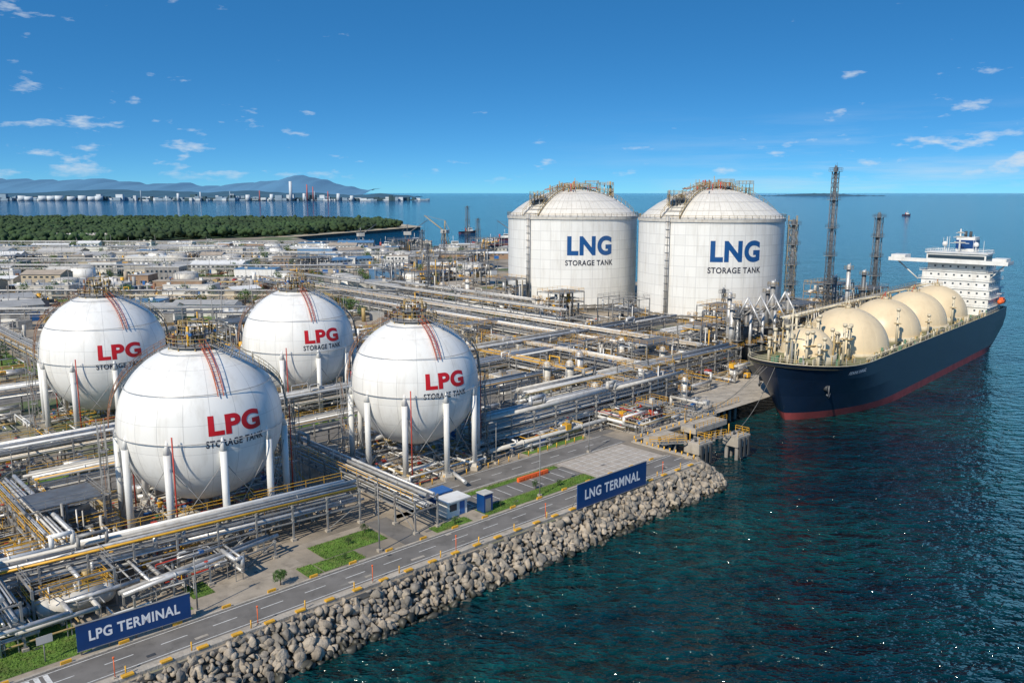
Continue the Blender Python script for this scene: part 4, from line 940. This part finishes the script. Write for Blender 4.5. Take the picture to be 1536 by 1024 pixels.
mb=MB(); mb.box(76.5,80.5,96.8,99.2,.02,2.6,'white'); mb.box(76.1,80.9,96.3,99.7,2.6,2.8,'white'); mb.box(77,78.4,96.76,96.82,1,2.1,'glass'); mb.box(79,80,96.76,96.82,.1,2.2,'blue'); mb.box(80.48,80.54,97.2,98.6,1,2.1,'glass'); mb.obj('guard_kiosk')
mb=MB(); mb.box(75.6,80.6,100.4,103.2,2.6,2.85,'blue')
for a in (75.8,80.4):
    for b in (100.6,103): mb.tube((a,b,0),(a,b,2.6),.08,'grey',6)
mb.box(76.2,80,102.6,102.8,.3,2.2,'blue'); mb.obj('bicycle_shelter')
mb=MB(); mb.box(82.2,84,94.6,96.4,.02,3.0,'navy'); mb.box(82.1,84.1,94.5,96.5,3.0,3.12,'offwhite'); mb.box(82.5,83.6,94.57,94.63,.2,2.3,'grey'); mb.obj('electrical_kiosk')
mb=MB()
for k in range(5): mb.box(96+k*1.5,97.4+k*1.5,101.2,101.7,0.02,.75,'orange'); mb.box(96.2+k*1.5,97.2+k*1.5,101.15,101.75,.3,.5,'orange')
mb.obj('traffic_barrier')
mb=MB(); mb.tube((19.5,95,0),(19.5,95,3),.07,'grey',6); mb.box(18.8,20.4,94.9,94.95,2.2,3.1,'offwhite'); mb.obj('notice_board')
for s in (24,40,56,88,104,70,118):
    mb=MB(); mb.tube((s,86.7,0),(s,86.7,2.2),.05,'orange',6); mb.tube((s,86.7,2.2),(s,86.7,2.4),.11,'orange',8); mb.cbox((s,86.7,0),.4,.4,.15,'concrete'); mb.obj('marker_post')
mb=MB()
for i in range(40):
    s=random.uniform(15,125); t=random.choice([88.3,91.8,random.uniform(94,102)]); a=random.uniform(.4,1.6); z=.040+i*.0003; mb.add([(s,t,z),(s+a,t,z),(s+a,t+.5,z),(s,t+.5,z)],[(0,1,2,3)],random.choice(['concrete_dk','dark','concrete','asphalt']))
mb.obj('drain_covers')

def car_mesh(m):
    mb=MB(); prof=[(-2.1,.35),(-2.15,.75),(-1.9,.95),(-1.2,1.0),(-.7,1.42),(.7,1.45),(1.35,1.0),(2.0,.88),(2.15,.6),(2.1,.35)]
    n=len(prof); vs=[(x,-.85,z) for x,z in prof]+[(x,.85,z) for x,z in prof]
    mb.add(vs,[tuple(range(n-1,-1,-1)),tuple(range(n,2*n))]+[(i,(i+1)%n,n+(i+1)%n,n+i) for i in range(n)],m)
    for y in (-.86,.86): mb.add([(-1.05,y,1.02),(1.15,y,1.02),(.65,y,1.38),(-.65,y,1.36)],[(0,1,2,3)],'glass')
    mb.add([(-1.22,-.7,1.03),(-1.22,.7,1.03),(-.76,.65,1.42),(-.76,-.65,1.42)],[(0,1,2,3)],'glass'); mb.add([(1.38,-.7,1.03),(1.38,.7,1.03),(.78,.65,1.45),(.78,-.65,1.45)],[(0,1,2,3)],'glass')
    for x in (-1.3,1.3):
        for y in (-.88,.88): mb.tube((x,y-.1,.33),(x,y+.1,.33),.33,'tyre',12)
    return mb
cars=[]
for m in ('car_white','car_red','car_blue','car_grey'): cars.append(car_mesh(m).obj('parked_car',loc=(0,0,0)))
spots=[(-200+i*4.2,458+(i%2)*.4,R(90)) for i in range(12)]+[(-265+i*5,470,R(88)) for i in range(10)]+[(-170+i*5,480,R(88)) for i in range(8)]+[(-300+i*9+random.uniform(-3,3),441,0) for i in range(14)]+[(-260+i*13,376,0) for i in range(8)]
wx=W(60,151.5); spots.append((*wx,ANG))
for i,(x,y,a) in enumerate(spots):
    if i<4: o=cars[i]
    else: o=bpy.data.objects.new('parked_car',cars[random.choice([0,0,1,2,3])].data); sc.collection.objects.link(o)
    o.location=(x,y,.045); o.rotation_euler=(0,0,a)
def truck(x,y,a,c):
    mb=MB(); mb.box(-4,2,-1.2,1.2,1,3.4,c); mb.box(2.2,4,-1.15,1.15,.6,2.8,'car_white'); mb.box(3.98,4.03,-1,1,1.7,2.5,'glass'); mb.box(-4,4,-.5,.5,.5,.95,'dark')
    for q in (-3,-1.8,3): 
        for k in (-1.05,1.05): mb.tube((q,k-.15,.5),(q,k+.15,.5),.5,'tyre',12)
    mb.obj('truck',loc=(x,y,.04),rot=a)
truck(-225,465,R(5),'car_white'); truck(-190,490,R(10),'orange'); truck(-120,443,R(0),'car_blue'); truck(-260,490,R(90),'car_white'); truck(-280,462,R(20),'car_white'); truck(-210,492,R(80),'car_red')
x,y=W(7,100); truck(x,y,ANG+R(90),'orange')

# ------------------------------------------------------------ trees
def tree(x,y,h,name='tree',leaf='leaf',frame='world',n=900):
    mb=MB(); 
    if frame=='site': x,y=W(x,y)
    tr=h*.035; mb.tube((0,0,0),(0.1,0,h*.45),tr,'bark',7,tr*.6); cl=[]
    for k in range(7):
        a=random.uniform(0,6.28); q=h*random.uniform(.12,.32); z=h*random.uniform(.45,.85); mb.tube((0.05,0,h*random.uniform(.2,.45)),(q*math.cos(a),q*math.sin(a),z),tr*.4,'bark',5,tr*.15); cl.append((q*math.cos(a),q*math.sin(a),z,h*random.uniform(.14,.24)))
    cl.append((0,0,h*.8,h*.22)); vs=[];fs=[]
    for k in range(n):
        c=random.choice(cl); d=rng.normal(size=3); d/=np.linalg.norm(d); p=np.array(c[:3])+d*c[3]*random.uniform(.6,1.1); u=rng.normal(size=3)*h*.028; v=rng.normal(size=3)*h*.028; o=len(vs)
        vs+=[tuple(p-u),tuple(p+v),tuple(p+u)]; fs.append((o,o+1,o+2))
    mb.add(vs,fs,leaf); return mb.obj(name,loc=(x,y,0))
tree(46.8,94.2,2.2,'shrub','leaf2','site',1500)
for s,t,h in [(96,97,1.6),(76,94.4,1.4),(60,99,1.2),(86,95,1.0),(30,97,1.2),(64,101,1.5),(57,95,1.0),(100,95.2,1.2)]: tree(s,t,h,'shrub','leaf','site',700)
for (x,y,h) in [(-10,304,6),(-16,308,5),(-5,312,6),(-22,300,5),(-150,240,7),(-158,246,8),(-166,250,7),(-143,246,6),(-60,330,6),(-68,336,6),(-175,262,8),(-130,300,6)]+[(random.uniform(-.62,-.05)*yy,yy,random.uniform(5,9)) for yy in np.linspace(335,748,110)]+[(random.uniform(-300,-150),random.uniform(506,520),random.uniform(6,9)) for k in range(18)]+[(random.uniform(-560,-200),random.uniform(735,765),random.uniform(6,9)) for k in range(40)]: tree(x,y,h,'tree',random.choice(['leaf','leaf2']),n=380)
fp=[(-1500,775),(-480,785),(-262,980),(-160,1225),(-210,1375),(-500,1460),(-1500,1540)]
def inside(x,y):
    c=False;n=len(fp);j=n-1
    for i in range(n):
        if (fp[i][1]>y)!=(fp[j][1]>y) and x<(fp[j][0]-fp[i][0])*(y-fp[i][1])/(fp[j][1]-fp[i][1])+fp[i][0]: c=not c
        j=i
    return c
Vs=[];Fs=[];k=0;cn=0
while cn<6500:
    y=rng.uniform(770,1540); x=rng.uniform(-1200,-150)
    if x<-.68*y or not inside(x,y): cn+=.2; continue
    h=rng.uniform(6,12)*(1. if y>880 else .8)
    for q in range(3):
        v=IV1*rng.uniform(.7,1.3,(12,1))*np.array([1,1,.9])*rng.uniform(2.2,4.2); v=v+np.array([x+rng.uniform(-3,3),y+rng.uniform(-3,3),h*rng.uniform(.45,.9)]); Vs.append(v); Fs.append(IF1+k*12); k+=1
    cn+=1
bulk('forest',np.concatenate(Vs),np.concatenate(Fs),['forest'],frame='world')
mb=MB(); mb.add([(x,y,.05) for x,y in fp],[tuple(range(len(fp)))],'forest'); mb.obj('forest_floor','world',center=False)
mb=MB(); mb.add([(-300,930,.1),(-248,968,.1),(-133,1256,.1),(-190,1390,.1),(-205,1390,.1),(-165,1240,.1),(-270,985,.1)],[tuple(range(7))],'sand'); mb.obj('beach','world',center=False)

# ------------------------------------------------------------ harbour craft, cranes, far shore
def boat(x,y,L,a,name='tugboat',c='hull_navy'):
    mb=MB(); n=10; W2=L*.15
    def sec(z,k): return [( -L/2+L*i/n, W2*k*(1 if i<6 else 1-((i-6)/4)**1.7), z+(.25*(i/n)**3*L*.2)) for i in range(n+1)]
    for z0,z1,m in ((-1,.4,'hull_red'),(.4,2.,c)):
        a0=sec(z0,.85);a1=sec(z1,1.)
        for sg in (-1,1):
            vs=[(p[0],sg*p[1],p[2]) for p in a0]+[(p[0],sg*p[1],p[2]) for p in a1]; mb.add(vs,[(i,i+1,n+2+i,n+1+i) for i in range(n)],m)
        mb.add([(-L/2,-a0[0][1],z0),(-L/2,a0[0][1],z0),(-L/2,a1[0][1],z1),(-L/2,-a1[0][1],z1)],[(0,1,2,3)],m)
    d=sec(1.7,.97); mb.add([(p[0],p[1],p[2]) for p in d]+[(p[0],-p[1],p[2]) for p in d],[(i,i+1,n+2+i,n+1+i) for i in range(n)],'deck_paint')
    mb.box(-L*.1,L*.25,-W2*.6,W2*.6,1.7,4.4,'white'); mb.box(0,L*.2,-W2*.5,W2*.5,4.4,6.8,'white'); mb.box(L*.2-.05,L*.2+.06,-W2*.45,W2*.45,5.2,6.3,'glass'); mb.box(.2,L*.18,-W2*.53,W2*.53,5.2,6.3,'glass'); mb.tube((L*.05,0,6.8),(L*.05,0,12),.2,'white',6); mb.tube((-L*.15,0,1.7),(-L*.15,0,6.5),.9,'red',8); mb.tube((L*.05,-2,9),(L*.05,2,9),.12,'white',5)
    mb.obj(name,loc=(x,y,-4),rot=a)
boat(-60,830,34,R(10)); boat(-20,870,44,R(170),c='hull_red'); boat(-105,890,30,R(20)); boat(-150,850,26,R(160),c='blue'); boat(-10,980,30,R(0)); boat(960,2050,22,R(15),'fishing_boat'); boat(-60,1150,26,R(30)); boat(-125,820,24,R(5),c='steel')
mb=MB()
for (x0,x1,y) in ((-165,-85,795),(-50,50,775)):
    mb.box(x0,x1,y-4,y+4,-1.2,.3,'concrete')
    for x in np.arange(x0,x1,8): mb.tube((x,y-3,-8),(x,y-3,-1.2),.6,'concrete_dk',6); mb.tube((x,y+3,.3),(x,y+3,7),.15,'grey',5)
mb.obj('pier','world')
def crane(x,y,h,a,m='steel'):
    mb=MB()
    for q in (-3,3):
        for k in (-3,3): mb.tube((q,k,0),(q*.5,k*.5,h*.5),.3,m,5)
        mb.tube((q,-3,4),(q,3,4),.2,m,4); mb.tube((-3,q,4),(3,q,4),.2,m,4)
    mb.box(-3,3,-2.5,2.5,h*.5,h*.5+3,'offwhite'); mb.tube((0,0,h*.5+3),(0,0,h*.9),.5,m,6)
    for k in (-.8,.8): mb.tube((0,k,h*.55),(h*.8,k*.3,h*1.05),.25,m,5)
    mb.tube((0,0,h*.9),(h*.8,0,h*1.05),.1,m,4); mb.tube((0,0,h*.9),(-5,0,h*.5+3),.15,m,4); mb.tube((h*.8,0,h*1.05),(h*.8,0,h*.4),.07,'dark',4)
    for i in range(6): f=i/6; mb.tube((h*.8*f,-.8*(1-f*.7),h*(.55+.5*f)),(h*.8*(f+.16),.8*(1-f*.7),h*(.55+.5*(f+.16))),.12,m,4)
    mb.obj('harbour_crane',loc=(x,y,.3),rot=a)
crane(-95,762,24,R(20)); crane(-60,752,28,R(150),'ochre'); crane(-140,776,20,R(30)); crane(5,740,24,R(160))
for (x,y,h) in ((-42,792,36),(-30,740,26),(-75,700,18),(-52,640,20)): tS=S(x,y); tower(tS[0],tS[1],h,4,2.2,'harbour_tower',core=.3)
mb=MB()
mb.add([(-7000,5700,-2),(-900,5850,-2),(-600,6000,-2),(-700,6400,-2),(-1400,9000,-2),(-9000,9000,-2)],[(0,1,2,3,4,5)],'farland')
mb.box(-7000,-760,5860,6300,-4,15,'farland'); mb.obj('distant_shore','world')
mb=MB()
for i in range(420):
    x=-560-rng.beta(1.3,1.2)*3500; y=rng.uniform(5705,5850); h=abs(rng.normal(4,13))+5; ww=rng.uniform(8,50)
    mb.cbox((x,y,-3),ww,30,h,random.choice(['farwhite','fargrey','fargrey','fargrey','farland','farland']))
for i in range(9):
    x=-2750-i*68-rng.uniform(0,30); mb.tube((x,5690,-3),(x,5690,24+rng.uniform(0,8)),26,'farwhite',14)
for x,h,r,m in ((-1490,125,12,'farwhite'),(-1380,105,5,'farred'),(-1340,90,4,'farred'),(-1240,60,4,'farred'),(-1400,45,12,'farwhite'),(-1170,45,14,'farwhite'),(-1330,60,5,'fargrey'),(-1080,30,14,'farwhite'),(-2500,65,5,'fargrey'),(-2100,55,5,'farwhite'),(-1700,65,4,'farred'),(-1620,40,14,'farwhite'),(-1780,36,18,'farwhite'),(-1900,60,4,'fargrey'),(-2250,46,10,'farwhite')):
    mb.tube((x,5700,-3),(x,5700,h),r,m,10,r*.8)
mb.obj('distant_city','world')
def hills(name,x0,x1,y,f,mat,n=200,dep=2500):
    v=[];fa=[];rows=6
    for j in range(rows):
        q=j/(rows-1)
        for i in range(n+1):
            x=x0+(x1-x0)*i/n; h=f(x)*math.sin(math.pi*.5*q)+ (rng.normal()*6 if 0<j<rows-1 else 0); v.append((x,y+dep*q,-5+max(0,h)))
    for j in range(rows-1):
        for i in range(n): a=j*(n+1)+i; fa.append((a,a+1,a+n+2,a+n+1))
    mb=MB(); mb.add(v,fa,mat,True); mb.obj(name,'world')
g=lambda x,c,w_,h: h*math.exp(-((x-c)/w_)**2)
hills('hazy_hill',-15000,-2700,15000,lambda x: 95+g(x,-4350,520,200)+g(x,-4100,1000,90)+g(x,-5200,600,120)+g(x,-3500,380,60)+g(x,-8800,1000,230)+g(x,-7600,500,120)+g(x,-6700,500,120)+g(x,-6000,400,70)+g(x,-10600,900,250)+26*math.sin(x/230)+16*math.sin(x/90)+7*math.sin(x/41),'hazy_hill')
hills('hazy_hill',-9000,-1200,9000,lambda x: max(0,28+g(x,-5200,900,60)+g(x,-3400,700,40)+9*math.sin(x/150)+5*math.sin(x/47)+(0 if x<-1800 else -20*(x+1800)/600)),'hazy_hill2')
hills('island',4200,6200,14000,lambda x: g(x,5100,500,38)+g(x,5600,300,22),'hazy_hill2',60,600)
